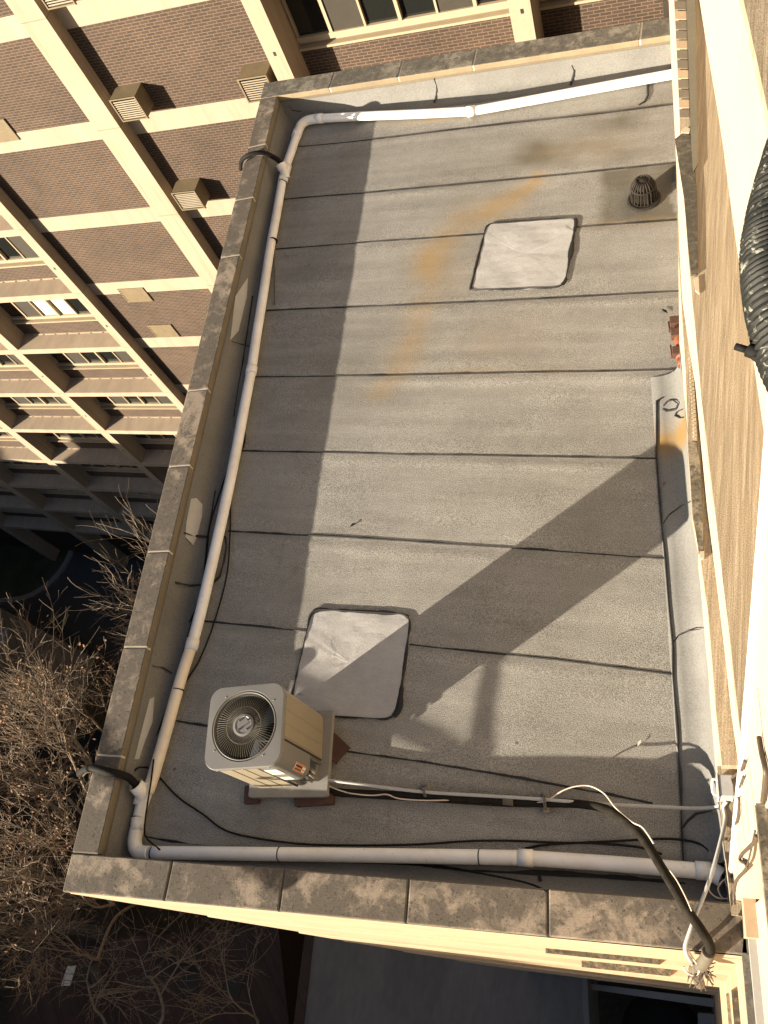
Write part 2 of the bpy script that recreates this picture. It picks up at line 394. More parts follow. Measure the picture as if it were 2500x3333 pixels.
# ================================================================== THE WING WITH ITS ROOF
ZT, ZS, ZB = 0.37, 0.298, 0.28               # coping top, coping underside, bottom of the stone band
iFL, iBL = F(318, 2783, ZT), F(902.5, 312, ZT)
iBR = iBL + (F(2175, 110, ZT) - iBL) * 1.0
def on_line(a, b, t): return a + (b - a) * t
fdir = Vector((cos(radians(7.14)), sin(radians(7.14)), 0)); fn = Vector((-fdir.y, fdir.x, 0))   # along / inward from the front
iFR = iFL + fdir * ((0.30 - iFL.dot(UU)) / fdir.dot(UU))
ldir = (iBL - iFL).normalized(); ln = Vector((ldir.y, -ldir.x, 0))                             # along / inward (to +x) from the left
bdir = Vector((1, 0.004, 0)).normalized(); bn = Vector((bdir.y, -bdir.x, 0))                    # inward = towards -y
iBR = iBL + bdir * 6.6
wing = thing('stone_wing', 'low stone wing with grey flat roof and lichened coping', 'building', (-2.2, 4.2, GZ))
def zz(p, z): return Vector((p.x, p.y, z))

# roof membrane: a fine sheet with ridges at the laps, ponding marks and stains held as surface data
rust_path = [D(*p) for p in ((1165, 385), (1110, 432), (1040, 462), (985, 480), (948, 535), (926, 590), (922, 630), (900, 700), (890, 750), (868, 800), (812, 850))]
rust_w = [0.10, 0.17, 0.2, 0.18, 0.2, 0.24, 0.23, 0.17, 0.2, 0.17, 0.12]
def seg_d(p, a, b):
    ab = b - a; t = max(0, min(1, (p - a).dot(ab) / max(1e-9, ab.length_squared))); return (p - (a + ab * t)).length, t
seam_y = [8.19, 7.28, 6.48, 5.57, 4.675, 3.76, 2.84, 1.925, 0.985]
sump = [D(1312, 372), D(1462, 350), D(1465, 474), D(1302, 484)]
drainc = D(1391, 430)
darks = [(D(1210, 325), 0.55, 0.22, 0.75), (D(1320, 262), 0.42, 0.2, 0.7), (D(1130, 340), 0.3, 0.25, 0.35), (D(1430, 230), 0.4, 0.16, 0.5), (D(1200, 345), 0.9, 0.05, 0.5),
         (D(1010, 395), 1.0, 0.04, 0.35), (D(700, 230), 0.5, 0.1, 0.3), (D(1395, 330), 0.5, 0.12, 0.45)]
def roof_h(x, y):
    h = 0.0
    for sy in seam_y:
        k = y - sy
        if -0.45 < k < 0.2:
            h += 0.007 * math.exp(-((k + 0.09) / 0.045) ** 2) * (0.6 + 0.9 * noise.noise(Vector((x * 1.1, sy * 5, 0)))) + (0.003 if k > 0 else 0) * math.exp(-k / 0.12)
    h += 0.0028 * noise.noise(Vector((x * 0.9, y * 7, 2))) + 0.004 * noise.noise(Vector((x * 1.1, y * 1.6, 7)))
    return h - 0.016 * math.exp(-((Vector((x, y, 0)) - drainc).length / 0.3) ** 2)
def roof_vals(p):
    x, y = p.x, p.y
    nz = noise.fractal(Vector((x * 1.7, y * 1.7, 3.1)), 1.0, 2.0, 5); nf = noise.fractal(Vector((x * 6, y * 6, 9.1)), 1.0, 2.0, 4)
    q = Vector((x + nz * 0.09, y + noise.noise(Vector((x * 3, y * 3, 5))) * 0.07, 0))
    rust = 0
    for i in range(len(rust_path) - 1):
        d, t = seg_d(q, rust_path[i], rust_path[i + 1]); wd = rust_w[i] * (1 - t) + rust_w[i + 1] * t
        rust = max(rust, math.exp(-(d / wd) ** 2) * (0.62 if i < 5 else 0.4))
    for c, rx, ry, s in ((D(1085, 735), 0.5, 0.35, 0.16), (D(1060, 800), 0.9, 0.05, 0.25), (D(960, 255), 0.7, 0.06, 0.4), (D(1260, 320), 0.5, 0.2, 0.22), (D(1370, 480), 0.5, 0.06, 0.3), (D(950, 600), 0.4, 0.35, 0.22)):
        rust = max(rust, s * math.exp(-((x - c.x) / rx) ** 2 - ((y - c.y) / ry) ** 2))
    rust *= max(0, min(1.15, 0.9 + 0.55 * nz + 0.4 * nf))
    dk = 0
    for c, rx, ry, s in darks:
        dk = max(dk, s * math.exp(-((q.x - c.x) / rx) ** 2 - ((q.y - c.y) / ry) ** 2))
    dk *= max(0, 0.8 + 0.9 * nz)
    inside = True
    for i in range(4):
        a, b = sump[i], sump[(i + 1) % 4]
        if (b.x - a.x) * (q.y - a.y) - (b.y - a.y) * (q.x - a.x) > 0: inside = False
    if inside: dk = max(dk, 0.78 + 0.4 * nz)
    e = seg_d(q, sump[0], sump[3])[0]; dk = max(dk, 0.62 * math.exp(-(e / 0.07) ** 2))
    dk = max(dk, 0.6 * math.exp(-((p - drainc).length / 0.24) ** 2))
    for sy in seam_y:                       # a grey bleed just below every lap
        k = y - sy
        if -0.5 < k < 0.1:
            dk = max(dk, 0.3 * math.exp(-((k + 0.03 - 0.03 * nz) / 0.025) ** 2) * (0.6 + nz))
    n5 = noise.fractal(Vector((x * 0.7, y * 0.7, 21.0)), 1.0, 2.0, 4)
    for lv in (0.10, -0.14):
        dk = max(dk, 0.20 * math.exp(-((n5 - lv) / 0.010) ** 2) * max(0, 0.6 + nz))
    dk = max(dk, 0.14 * max(0, n5 - 0.1) / 0.4)
    dk = min(0.85, dk + 0.035 * ((sum(1 for q_ in seam_y if y > q_) * 7) % 3))
    h = roof_h(x, y)
    return max(0, min(1, rust)), max(0, min(0.85, dk)), h
RL, RR, RF, RB = zz(iFL, 0) - ln * 0.05 - fn * 0.05, zz(iFR, 0) - fn * 0.05, zz(iBR, 0) - bn * 0.05, zz(iBL, 0) - ln * 0.05 - bn * 0.05
wallv = UV(0.55, 9.3, 0); RF = Vector((wallv.x + 0.1, RB.y + 0.02, 0))
NX, NY = 170, 330
mb = MB(); A1 = []; A2 = []
vv_ = []
for j in range(NY + 1):
    l = on_line(RL, RB, j / NY); r = on_line(RR, RF, j / NY)
    for i in range(NX + 1):
        p = on_line(l, r, i / NX); ru, dk, h = roof_vals(p); A1.append(ru); A2.append(dk); vv_.append(zz(p, h))
mb.add(vv_, [(j * (NX + 1) + i, j * (NX + 1) + i + 1, (j + 1) * (NX + 1) + i + 1, (j + 1) * (NX + 1) + i) for j in range(NY) for i in range(NX)], True)
roof = link('roof_membrane', mb, M['membrane'], wing)
for nm, data in (('rust', A1), ('dark', A2)):
    a = roof.data.attributes.new(nm, 'FLOAT', 'POINT'); a.data.foreach_set('value', data)

# tar beads along the laps
def tar(pts, w=0.016, z=0.006, name='tar_seam', wob=1.0, parent=None):
    mb = MB(); pts = [Vector(p) for p in pts]; P = []
    for a, b in zip(pts, pts[1:]):
        n = max(2, int((b - a).length / 0.035))
        P += [a + (b - a) * (k / n) for k in range(n)]
    P.append(pts[-1]); ph = rnd.random() * 50
    if max(p.z for p in pts) < 0.0085: P = [Vector((p.x, p.y, roof_h(p.x, p.y) + 0.003)) for p in P]
    L, R = [], []
    for i, p in enumerate(P):
        t = (P[min(i + 1, len(P) - 1)] - P[max(0, i - 1)]); tt = Vector((t.x, t.y, 0))
        s = Vector((-t.y, t.x, 0)).normalized() if tt.length > 1e-4 else Vector((0, 1, 0))
        n1 = noise.fractal(Vector((p.x * 4 + ph, p.y * 4, p.z * 4)), 1, 2, 4); n2 = noise.noise(Vector((p.x * 1.3, p.y * 1.3, ph)))
        ww = w * max(0.35, 1 + wob * (1.0 * n1 + 0.55 * n2)) * 0.5
        off = s * (0.008 * n2 * wob + 0.004 * n1)
        L.append(p + off + s * ww); R.append(p + off - s * ww)
    up = Vector((0, 0, z))
    L2 = [p + up * 0.3 for p in L]; R2 = [p + up * 0.3 for p in R]; C = [(a + b) / 2 + up for a, b in zip(L, R)]
    mb.loft(L2, C, smooth=True); mb.loft(C, R2, smooth=True)
    mb.loft([p - up for p in L], L2); mb.loft(R2, [p - up for p in R])
    return link(name, mb, M['tar'], parent or wing, fixn=False)
for pts in [((640, 317), (850, 296), (1000, 277), (1300, 245), (1460, 224)), ((607, 430), (800, 415), (1000, 397), (1200, 378), (1460, 351)), ((596, 538), (800, 522), (1046, 505)),
            ((1240, 490), (1320, 484), (1462, 474)), ((576, 670), (800, 661), (1000, 653), (1200, 643), (1475, 627)), ((548, 813), (800, 811), (1000, 807), (1200, 803), (1482, 797)),
            ((522, 973), (700, 977), (900, 981), (1100, 984), (1300, 988), (1418, 989)), ((492, 1147), (700, 1158), (900, 1170), (1100, 1182), (1300, 1196), (1437, 1206)),
            ((405, 1339), (550, 1352), (662, 1363)), ((885, 1391), (1050, 1409), (1200, 1424), (1300, 1437), (1452, 1457)), ((375, 1556), (410, 1563), (470, 1572)),
            ((735, 1620), (900, 1643), (1100, 1677), (1300, 1713), (1410, 1735)), ((312, 1806), (345, 1813), (400, 1824), (500, 1838))]:
    tar([D(*p, 0.006) for p in pts], 0.0135)
for pts, ww in [(((1418, 865), (1418, 985), (1425, 1070), (1437, 1205), (1445, 1310), (1453, 1390), (1454, 1460), (1463, 1580), (1470, 1690), (1473, 1745), (1474, 1800), (1478, 1860)), 0.013),
            (((1474, 851), (1440, 855), (1427, 860), (1418, 870)), 0.013),
            (((1398, 182), (1399, 205), (1393, 218), (1380, 226)), 0.016)]:
    tar([D(*p, 0.0135) for p in pts], ww)

# walls below the coping
def corner(a, na, b, nb, da, db):           # intersection of two offset wall lines
    pa = a + na * da; pb = b + nb * db
    return pa, pb
def isect(p, d, q, e):
    den = d.x * e.y - d.y * e.x; t = ((q.x - p.x) * e.y - (q.y - p.y) * e.x) / den
    return Vector((p.x + d.x * t, p.y + d.y * t, 0))
CWf, CWl, CWb = 0.281, 0.245, 0.30          # coping widths
oF = iFL - fn * CWf; oL = iFL - ln * CWl; oB = iBL - bn * CWb
c_oFL = isect(oF, fdir, oL, ldir); c_oBL = isect(oB, bdir, oL, ldir); c_iFL = isect(iFL, fdir, iFL, ldir)
c_oBR = oB + bdir * 6.9; c_oFR = oF + fdir * ((0.352 - oF.dot(UU)) / fdir.dot(UU)); c_iFR2 = iFL + fdir * ((0.352 - iFL.dot(UU)) / fdir.dot(UU))
def wallpart(name, a, b, c, d, z0, z1, m):
    mb = MB(); mb.prism([a, b, c, d], z0, z1); return link(name, mb, m, wing, fixn=True)
ins = 0.008
jl = isect(iFL - ln * ins, ldir, iFL - fn * ins, fdir); jb = isect(iFL - ln * ins, ldir, iBL - bn * ins, bdir)
wallpart('parapet', isect(oL + ln * .03, ldir, oF + fn * .06, fdir), jl, jb, isect(oL + ln * .03, ldir, oB + bn * .06, bdir), GZ, ZS - 0.001, M['brownstone'])
fr_i = iFL - fn * ins; fr_o = oF + fn * 0.02
wallpart('parapet', jl, isect(fr_i, fdir, UV(0.36, 0, 0), VV), isect(fr_o, fdir, UV(0.36, 0, 0), VV), isect(fr_o, fdir, oL + ln * .03, ldir), -1.2, ZS - 0.001, M['brownstone'])
wallpart('parapet', jb, jb + bdir * 6.9, jb + bdir * 6.9 - bn * 0.2, jb - bn * 0.2, GZ, ZS - 0.001, M['brownstone'])
# coping stones
def stone(q, mat, z0=ZS, z1=ZT, name='coping_stone', bev=0.010):
    mb = MB(); mb.k = 1; mb.prism([(p.x, p.y) for p in q], z0, z1, top=False); mb.k = 0; n = len(q); mb.add([(p.x, p.y, z1) for p in q], [tuple(range(n))])
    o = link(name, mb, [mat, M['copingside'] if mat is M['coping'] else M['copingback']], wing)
    b = bmesh.new(); b.from_mesh(o.data); bmesh.ops.remove_doubles(b, verts=b.verts, dist=1e-5); bmesh.ops.recalc_face_normals(b, faces=b.faces); b.to_mesh(o.data); b.free()
    m_ = o.modifiers.new('bevel', 'BEVEL'); m_.width = bev; m_.segments = 2; m_.limit_method = 'ANGLE'; return o
def jfill(a, b, mat=None):                  # joint filler, sits a little below the top
    t = (b - a).normalized(); s = Vector((-t.y, t.x, 0)) * 0.009
    mb = MB(); mb.prism([a + s, b + s, b - s, a - s], ZS + 0.004, ZT - 0.007); return link('joint', mb, mat or M['mortardark'], wing, fixn=True)
gap = 0.006
sc = 0.4822 / S
def cuts(points, base, d):                  # photo joints -> distance along an edge
    return sorted((F(px, py, ZT) - base).dot(d) for px, py in points)
# front run
fj_i = [930 * .6028, 1534 * .6028, 900 + 715 * .6028, 900 + 1465 * .6028]; fj_iy = [2400 + 672 * .6028, 2400 + 720 * .6028, 2700 + 270 * .6028, 2700 + 330 * .6028]
fj_o = [886 * .6028, 1506 * .6028, 900 + 698 * .6028, 900 + 1467 * .6028]; fj_oy = [2400 + 880 * .6028, 2400 + 933 * .6028, 2700 + 503 * .6028, 2700 + 580 * .6028]
def proj_line(p, base, d): return base + d * (p - base).dot(d)
edges = [(c_oFL, isect(iFL, fdir, oL, ldir))]
for a, b, c, d in zip(fj_i, fj_iy, fj_o, fj_oy):
    edges.append((proj_line(zz(F(c, d, ZT), 0), zz(oF, 0), fdir), proj_line(zz(F(a, b, ZT), 0), zz(iFL, 0), fdir)))
edges.append((zz(c_oFR, 0), zz(c_iFR2, 0)))
for k in range(len(edges) - 1):
    (o0, i0), (o1, i1) = edges[k], edges[k + 1]
    g0 = 0 if k == 0 else gap; g1 = gap if k < len(edges) - 2 else 0
    stone([o0 + fdir * g0, o1 - fdir * g1, i1 - fdir * g1, i0 + fdir * g0], M['coping'])
    if k: jfill(o0, i0)
# left run
lj = [(591 * .6028, 2400 + 97 * .6028), (740 * .4822, 1600 + 1782 * .4822), (915 * .4822, 1600 + 1051 * .4822), (1075 * .4822, 1600 + 406 * .4822), (1390 * .4219, 900 + 1462 * .4219), (1532 * .4219, 900 + 875 * .4219),
      (700 + 135 * .3617, 250 + 1615 * .3617), (700 + 262 * .3617, 250 + 1098 * .3617), (700 + 377 * .3617, 250 + 620 * .3617)]
lj = [lj[1], lj[2], lj[3], lj[4], lj[5], lj[6], lj[7], lj[8]]
ts = cuts(lj, iFL, ldir)
le = (c_oBL - zz(iFL, 0)).dot(ldir); li = (zz(iBL, 0) - zz(iFL, 0)).dot(ldir)
ts = [0.0] + [t for t in ts if 0.2 < t < li - 0.2] + [li]
oLz = isect(iFL, fdir, oL, ldir)
for k in range(len(ts) - 1):
    g0 = gap; g1 = gap
    i0, i1 = zz(iFL, 0) + ldir * (ts[k] + g0), zz(iFL, 0) + ldir * (ts[k + 1] - g1)
    o0, o1 = (i0 - ln * CWl), (i1 - ln * CWl)
    if k == 0: o0 = oLz + ldir * g0
    if k == len(ts) - 2: o1 = isect(iBL, bdir, oL, ldir) - ldir * g1
    stone([o0, i0, i1, o1], M['coping'])
    jfill((i0 - ldir * g0) - ln * CWl * .98, i0 - ldir * g0 - ln * 0.004, M['mortar'] if k else M['mortardark'])
# back run
bj = [(900 + 326 * .5425, 500 * .5425), (900 + 738 * .5425, 430 * .5425), (900 + 1185 * .5425, 360 * .5425), (1700 + 800 * .4822, 212 * .4822)]
tb = cuts(bj, iBL, bdir); tb = [None] + tb + [5.95]
for k in range(len(tb) - 1):
    if tb[k] is None: i0, o0 = isect(iBL, bdir, oL, ldir), c_oBL
    else: i0 = zz(iBL, 0) + bdir * (tb[k] + gap); o0 = i0 - bn * CWb
    i1 = zz(iBL, 0) + bdir * (tb[k + 1] - gap); o1 = i1 - bn * CWb
    stone([i0, i1, o1, o0], M['copingdark'])
    if k: jfill(i0 - bdir * gap + bn * 0.0 - bn * .005, o0 - bdir * gap, M['mortar'])

# base flashing rising against the parapets (thin sheets, rounded cant)
def flashing(name, base, d, n, t0, t1, prof, m=None, rust=None, m0=0.0, m1=0.0):
    """prof: (inward, z); m0/m1 mitre slopes at the two ends"""
    mb = MB(); N = max(2, int((t1 - t0) / 0.08)); rows = []
    for k in range(N + 1):
        row = []
        for q, z in prof:
            a, b = t0 + m0 * q, t1 + m1 * q
            p = base + d * (a + (b - a) * k / N) + n * q
            wv = (0.006 if z < 0.2 else 0.0008) * noise.noise(Vector((p.x * 3, p.y * 3, z * 6)))
            row.append(Vector((p.x + n.x * wv, p.y + n.y * wv, z + (0.0025 * noise.noise(p * 2.2) if z < 0.25 else 0))))
        rows.append(row)
    for a, b in zip(rows, rows[1:]): mb.loft(a, b, smooth=True)
    o = link(name, mb, m or M['flash'], wing)
    vals = [(rust(v.co + rootloc(wing)) if rust else 0.0) for v in o.data.vertices]
    at = o.data.attributes.new('rust', 'FLOAT', 'POINT'); at.data.foreach_set('value', vals)
    return o
cant = [(-0.003, ZB - 0.012), (-0.002, 0.21), (-0.002, 0.12), (0.02, 0.065), (0.055, 0.03), (0.10, 0.013), (0.15, 0.0085), (0.155, 0.002)]
Zl = zz(iFL, 0); Zb = zz(iBL, 0)
Ll = (Zb - Zl).length
flashing('base_flashing', Zl, ldir, ln, 0.0, Ll, cant, m0=0.85, m1=-1.05)
flashing('base_flashing', Zb, bdir, bn, 0.0, 6.3, [(q, z) for q, z in cant], m0=0.9)
flashing('base_flashing', Zl, fdir, fn, 0.0, (zz(iFR, 0) - Zl).dot(fdir), cant, m0=1.1)
# high flashing on the right, against the tall wall: profile in u from the wall foot
rc = UV(0.17, 3.45, 0.03)
def rrust(p):
    d = (Vector((p.x, p.y, 0)) - zz(UV(0.16, 3.95, 0), 0)); n = noise.fractal(p * 4, 1, 2, 4)
    return max(0, min(0.95, 1.05 * math.exp(-(d.dot(VV) / 0.14) ** 2) * (0.85 + 0.8 * n)))
uprof = [(0.012, 0.003), (0.014, 0.009), (0.10, 0.013), (0.165, 0.032), (0.215, 0.075), (0.246, 0.15), (0.256, 0.26), (0.258, 0.40)]
mb = MB(); rows = []
for k in range(70):
    v = 0.62 + (4.62 - 0.62) * k / 69
    rows.append([UV(q + 0.01 * (1 - v / 5) + 0.005 * noise.noise(Vector((v * 3, z * 5, 0))), v, z) for q, z in uprof])
for a, b in zip(rows, rows[1:]): mb.loft(a, b, smooth=True)
o = link('wall_flashing', mb, M['flash'], wing)
at = o.data.attributes.new('rust', 'FLOAT', 'POINT'); at.data.foreach_set('value', [rrust(v.co + rootloc(wing)) for v in o.data.vertices])
def onflash(px, py):                        # d-pixel -> the curved right flashing (march along the sight line)
    r = ray(px * S, py * S); best = None
    for k in range(200):
        z = 0.42 - k * 0.002; p = F(px * S, py * S, z); u = p.dot(UU)
        zq = 0.0
        for (q0, z0), (q1, z1) in zip(uprof, uprof[1:]):
            if q0 <= u <= q1: zq = z0 + (z1 - z0) * (u - q0) / max(1e-6, q1 - q0)
        if u > 0.258: zq = 0.4
        if z <= zq + 0.006: best = p; break
    return (best if best is not None else F(px * S, py * S, 0.01)) + Vector((0, 0, 0.003)) - UU * 0.003
for pts in [((1433, 1130), (1445, 1112), (1470, 1093), (1493, 1083)), ((1452, 1392), (1466, 1372), (1490, 1362), (1515, 1358), (1527, 1354)), ((1474, 1790), (1488, 1772), (1505, 1758), (1530, 1752), (1550, 1750)),
            ((1433, 877), (1442, 866), (1455, 863), (1467, 872), (1460, 885), (1440, 889), (1431, 884)), ((1476, 884), (1462, 890), (1458, 898), (1470, 903), (1478, 902))]:
    tar([onflash(*p) for p in pts], 0.011, 0.005)
# tar laps and pale patches on the left and back flashing
def oninner(px, py, base, d, n, prof):
    for k in range(300):
        z = 0.30 - k * 0.0015; p = F(px * S, py * S, z); q = (p - base).dot(n); zq = 0.009
        for (q0, z0), (q1, z1) in zip(prof, prof[1:]):
            if q0 <= q <= q1 and q1 > q0: zq = z0 + (z1 - z0) * (q - q0) / (q1 - q0)
        if q < prof[0][0]: zq = 0.4
        if z <= zq + 0.004: return p + n * 0.004 + Vector((0, 0, 0.003))
    return F(px * S, py * S, 0.01)
OL = lambda x, y: oninner(x, y, Zl, ldir, ln, cant)
OB = lambda x, y: oninner(x, y, Zb, bdir, bn, cant)
OF = lambda x, y: oninner(x, y, Zl, fdir, fn, cant)
for pts, ww in [(((397, 1150), (420, 1158), (448, 1160)), 0.02), (((476, 1153), (487, 1160), (489, 1180), (483, 1215), (474, 1245), (462, 1256), (440, 1263), (410, 1265), (378, 1258)), 0.02),
            (((329, 1438), (350, 1442), (372, 1455)), 0.012), (((465, 1060), (455, 1120), (448, 1160), (440, 1240), (425, 1310), (408, 1345)), 0.014), (((500, 737), (520, 743), (540, 748)), 0.009),
            (((545, 640), (528, 760), (505, 900)), 0.012), (((592, 660), (590, 470), (604, 430)), 0.006), (((640, 270), (635, 300), (625, 345)), 0.009)]:
    tar([OL(*p) for p in pts], ww, 0.006)
for pts, ww in [(((938, 170), (943, 185), (942, 205), (938, 222)), 0.015), (((1235, 141), (1240, 152), (1236, 170), (1232, 184)), 0.014), (((625, 228), (632, 238), (650, 240)), 0.006)]:
    tar([OB(*p) for p in pts], ww, 0.006)
for pts, ww in [(((900, 1868), (1000, 1878), (1100, 1885), (1250, 1893), (1370, 1900), (1480, 1908)), 0.02), (((1150, 1880), (1165, 1890), (1168, 1905)), 0.02)]:
    tar([OF(*p) for p in pts], ww, 0.006)
def palepatch(pts):
    P = [OL(*p) for p in pts]; mb = MB(); c = sum(P, Vector()) / len(P)
    n = len(P); mb.add(P + [c], [(i, (i + 1) % n, n) for i in range(n)], True)
    link('pale_patch', mb, M['patchlight'], wing)
palepatch([(412, 1078), (424, 1076), (437, 1090), (436, 1115), (425, 1160), (417, 1178), (400, 1160), (402, 1130)])
palepatch([(323, 1510), (333, 1505), (329, 1560), (313, 1600), (300, 1640), (290, 1640), (305, 1580)])
palepatch([(508, 640), (535, 600), (533, 640), (515, 715), (497, 735)])

# two square coated patches, each with its tar edge
def roof_patch(cor, tarw, rad):
    C4 = [D(*p, 0.012) for p in cor]; sides = [[], [], [], []]; P = []
    for i in range(4):
        a, b, c = C4[i - 1], C4[i], C4[(i + 1) % 4]; ra = rad[i]
        p0 = b + (a - b).normalized() * ra; p1 = b + (c - b).normalized() * ra
        arc = [p0 * (1 - t) ** 2 + b * 2 * t * (1 - t) + p1 * t * t for t in [k / 8 for k in range(9)]]
        q0 = b + (c - b).normalized() * ra; q1 = c + (b - c).normalized() * rad[(i + 1) % 4]
        n_ = 24; edge = [q0 + (q1 - q0) * k / n_ for k in range(1, n_)]
        P += arc + edge; sides[i] += arc[4:] + edge; sides[i - 1] += arc[:5]
    P = [p + Vector((noise.noise(p * 9), noise.noise(p * 9 + Vector((5, 5, 5))), 0)) * 0.006 for p in P]
    n = len(P); mb = MB(); c = sum(P, Vector()) / n; rings = []
    for f in (1.0, 0.985, 0.95, 0.88, 0.8, 0.7, 0.6, 0.5, 0.4, 0.3, 0.2, 0.1):
        rings.append([Vector((c.x + (p.x - c.x) * f, c.y + (p.y - c.y) * f, (0.003 if f == 1 else 0.012) + roof_h(p.x, p.y) * 0.6 + 0.006 * noise.fractal(Vector(((c.x + (p.x - c.x) * f) * 3 + 3, (c.y + (p.y - c.y) * f) * 6, 1)), 1, 2, 3) * (f < .99))) for p in P])
    for a, b in zip(rings, rings[1:]): mb.loft(a + [a[0]], b + [b[0]], smooth=True)
    mb.add(rings[-1] + [zz(c, 0.012)], [(i, (i + 1) % n, n) for i in range(n)], True)
    o = link('roof_patch', mb, M['patch'], wing, fixn=True)
    for i in range(4):
        sd = sides[i]
        order = sorted(range(len(sd)), key=lambda k: (sd[k] - C4[i]).dot((C4[(i + 1) % 4] - C4[i]).normalized()))
        tar([zz(sd[k], 0.014) for k in order], tarw[i], 0.007, 'tar_edge', 1.25, o)
    return o
roof_patch([(1050, 483), (1245, 470), (1220, 620), (1016, 628)], [0.016, 0.034, 0.015, 0.026], [0.09, 0.07, 0.13, 0.07])
roof_patch([(672, 1314), (890, 1327), (857, 1556), (622, 1541)], [0.036, 0.024, 0.015, 0.019], [0.12, 0.12, 0.14, 0.08])

# stepped cornice below the front coping, turning the inner corner and running on along the tall building
vc = 0.085
main = thing('stone_building', 'tall pale limestone building with tooled ledges on the right', 'building', (2.5, 3.0, GZ))
# (z, v of the front face, u of the return face): slightly battered courses with projecting string courses
fprof = [(0.305, .085, .312), (0.295, .079, .314), (0.28, .079, .316), (0.272, .074, .317), (-1.98, .037, .377), (-2.0, -.003, .33), (-2.03, -.003, .331), (-4.38, -.042, .41), (-4.4, -.105, .37), (-4.43, -.105, .371),
         (-6.0, -.15, .40), (-6.02, -.19, .36), (-6.3, -.192, .362), (-6.32, -.175, .38), (-9.0, -.265, .44), (-9.02, -.31, .40), (-9.3, -.312, .40), (-13.0, -.40, .50), (-13.02, -.44, .46), (-20.0, -.58, .60), (-33.6, -.8, .8)]
rowL = [UV(-4.575, v if z > 0.27 else (v * 0.25 + 0.75 * (0.08 - 0.028 * (0.3 - z))), z) for z, v, u in fprof]; rowC = [UV(u, v, z) for z, v, u in fprof]; rowR = [UV(u, -7.0, z) for z, v, u in fprof]
mb = MB(); mb.loft(rowL, rowC); mb.loft([p + VV * (0.3 - p.dot(VV) * 0 ) for p in rowL], rowL); link('front_wall', mb, M['limestone'], wing)
mb = MB(); mb.loft(rowC, rowR); link('side_wall', mb, M['limestone'], main)
# mossy stains growing on the string courses: thin stone slips set on the steps
def slip(parent, poly, z0, z1, m):
    mb = MB(); mb.prism([(p.x, p.y) for p in poly], z0, z1); return link('mossy_slip', mb, m, parent, fixn=True, bevel=0.004)
def uvrect(u0, u1, v0, v1): return [UV(u0, v0, 0), UV(u1, v0, 0), UV(u1, v1, 0), UV(u0, v1, 0)]
slip(wing, uvrect(-1.18, -0.22, -0.008, 0.036), -1.998, -1.96, M['mossdark'])
slip(wing, uvrect(-1.12, -0.18, -0.112, -0.045), -4.398, -4.36, M['moss'])
slip(main, uvrect(0.326, 0.374, -7, -.14), -1.998, -1.97, M['mossdark'])
slip(main, uvrect(0.366, 0.407, -7, -.22), -4.398, -4.385, M['moss'])

# ================================================================== THE TALL BUILDING ON THE RIGHT
def PL(pts, z): return [F(x, y, z) for x, y in pts]
def ext(P, a, b):                           # lengthen an edge line at both ends
    return [P[0] + (P[0] - P[1]).normalized() * a] + P + [P[-1] + (P[-1] - P[-2]).normalized() * b]
ZA, ZBL, ZC = 1.5, 2.0, 3.41
fasL = PL([(2177, 0), (2187, 241), (2197, 434), (2206, 627), (2211, 800), (2222, 983), (2240, 1110), (2262, 1247), (2278, 1410), (2301, 1650), (2331, 1885), (2360, 2129), (2382, 2332), (2402, 2475), (2420, 2600)], ZA)
fasR = PL([(2194, 0), (2206, 241), (2214, 434), (2226, 627), (2238, 800), (2254, 983), (2267, 1110), (2282, 1288), (2298, 1420), (2326, 1650), (2352, 1885), (2382, 2129), (2404, 2332), (2417, 2475), (2430, 2600)], ZBL)
mb = MB(); mb.loft(ext(fasL, 3, 0), ext(fasR, 3, 0)); link('fascia', mb, M['wallcream'], main, fixn=False)
ledA = PL([(2200, 500), (2207, 800), (2218, 983), (2232, 1207), (2241, 1480), (2254, 1681), (2280, 1816), (2307, 2007), (2331, 2312), (2350, 2490)], ZA)
inA = PL([(2206, 500), (2216, 800), (2226, 983), (2266, 1207), (2290, 1480), (2306, 1681), (2325, 1816), (2348, 2007), (2384, 2312), (2408, 2490)], ZA)
mb = MB(); mb.solid([p + Vector((0, 0, -.002)) for p in ledA], [p + UU * 0.14 + Vector((0, 0, -.002)) for p in inA], 0.10); link('lower_ledge', mb, M['ledgetan'], main, fixn=True)
mb = MB(); mb.prism([UV(0.262, 1.18, 0), UV(0.262, 4.7, 0), UV(0.32, 4.78, 0), UV(0.47, 9.6, 0), UV(0.5, 13.5, 0), UV(0.9, 13.5, 0), UV(0.9, 1.18, 0)], -1.0, ZA - 0.06); link('wall', mb, M['wallcream'], main, fixn=True)
mb = MB(); mb.prism([UV(0.262, 1.178, 0), UV(0.9, 1.178, 0), UV(0.9, 0.30, 0), UV(0.272, 0.30, 0)], -1.0, 0.42); link('foot_ledge', mb, M['ledgetan'], main, fixn=True)
mb = MB(); mb.loft(ext([p + UU * .02 for p in fasL], 3, 1), ext([p + UU * .02 - Vector((0, 0, .02)) for p in fasR], 3, 1)); 
tanR = PL([(2276, 0), (2308, 193), (2349, 434), (2380, 675), (2411, 892), (2441, 1085), (2469, 1288), (2500, 1492), (2530, 1700), (2560, 1900), (2590, 2100), (2620, 2300), (2650, 2480), (2665, 2600)], ZBL)
def resample(P, n):
    L = [0]
    for a, b in zip(P, P[1:]): L.append(L[-1] + (b - a).length)
    out = []
    for k in range(n):
        s = L[-1] * k / (n - 1); i = 0
        while i < len(P) - 2 and L[i + 1] < s: i += 1
        out.append(P[i] + (P[i + 1] - P[i]) * ((s - L[i]) / max(1e-9, L[i + 1] - L[i])))
    return out
bl, br = resample(ext(fasR, 3, 0), 24), resample(ext(tanR, 3, 0), 24)
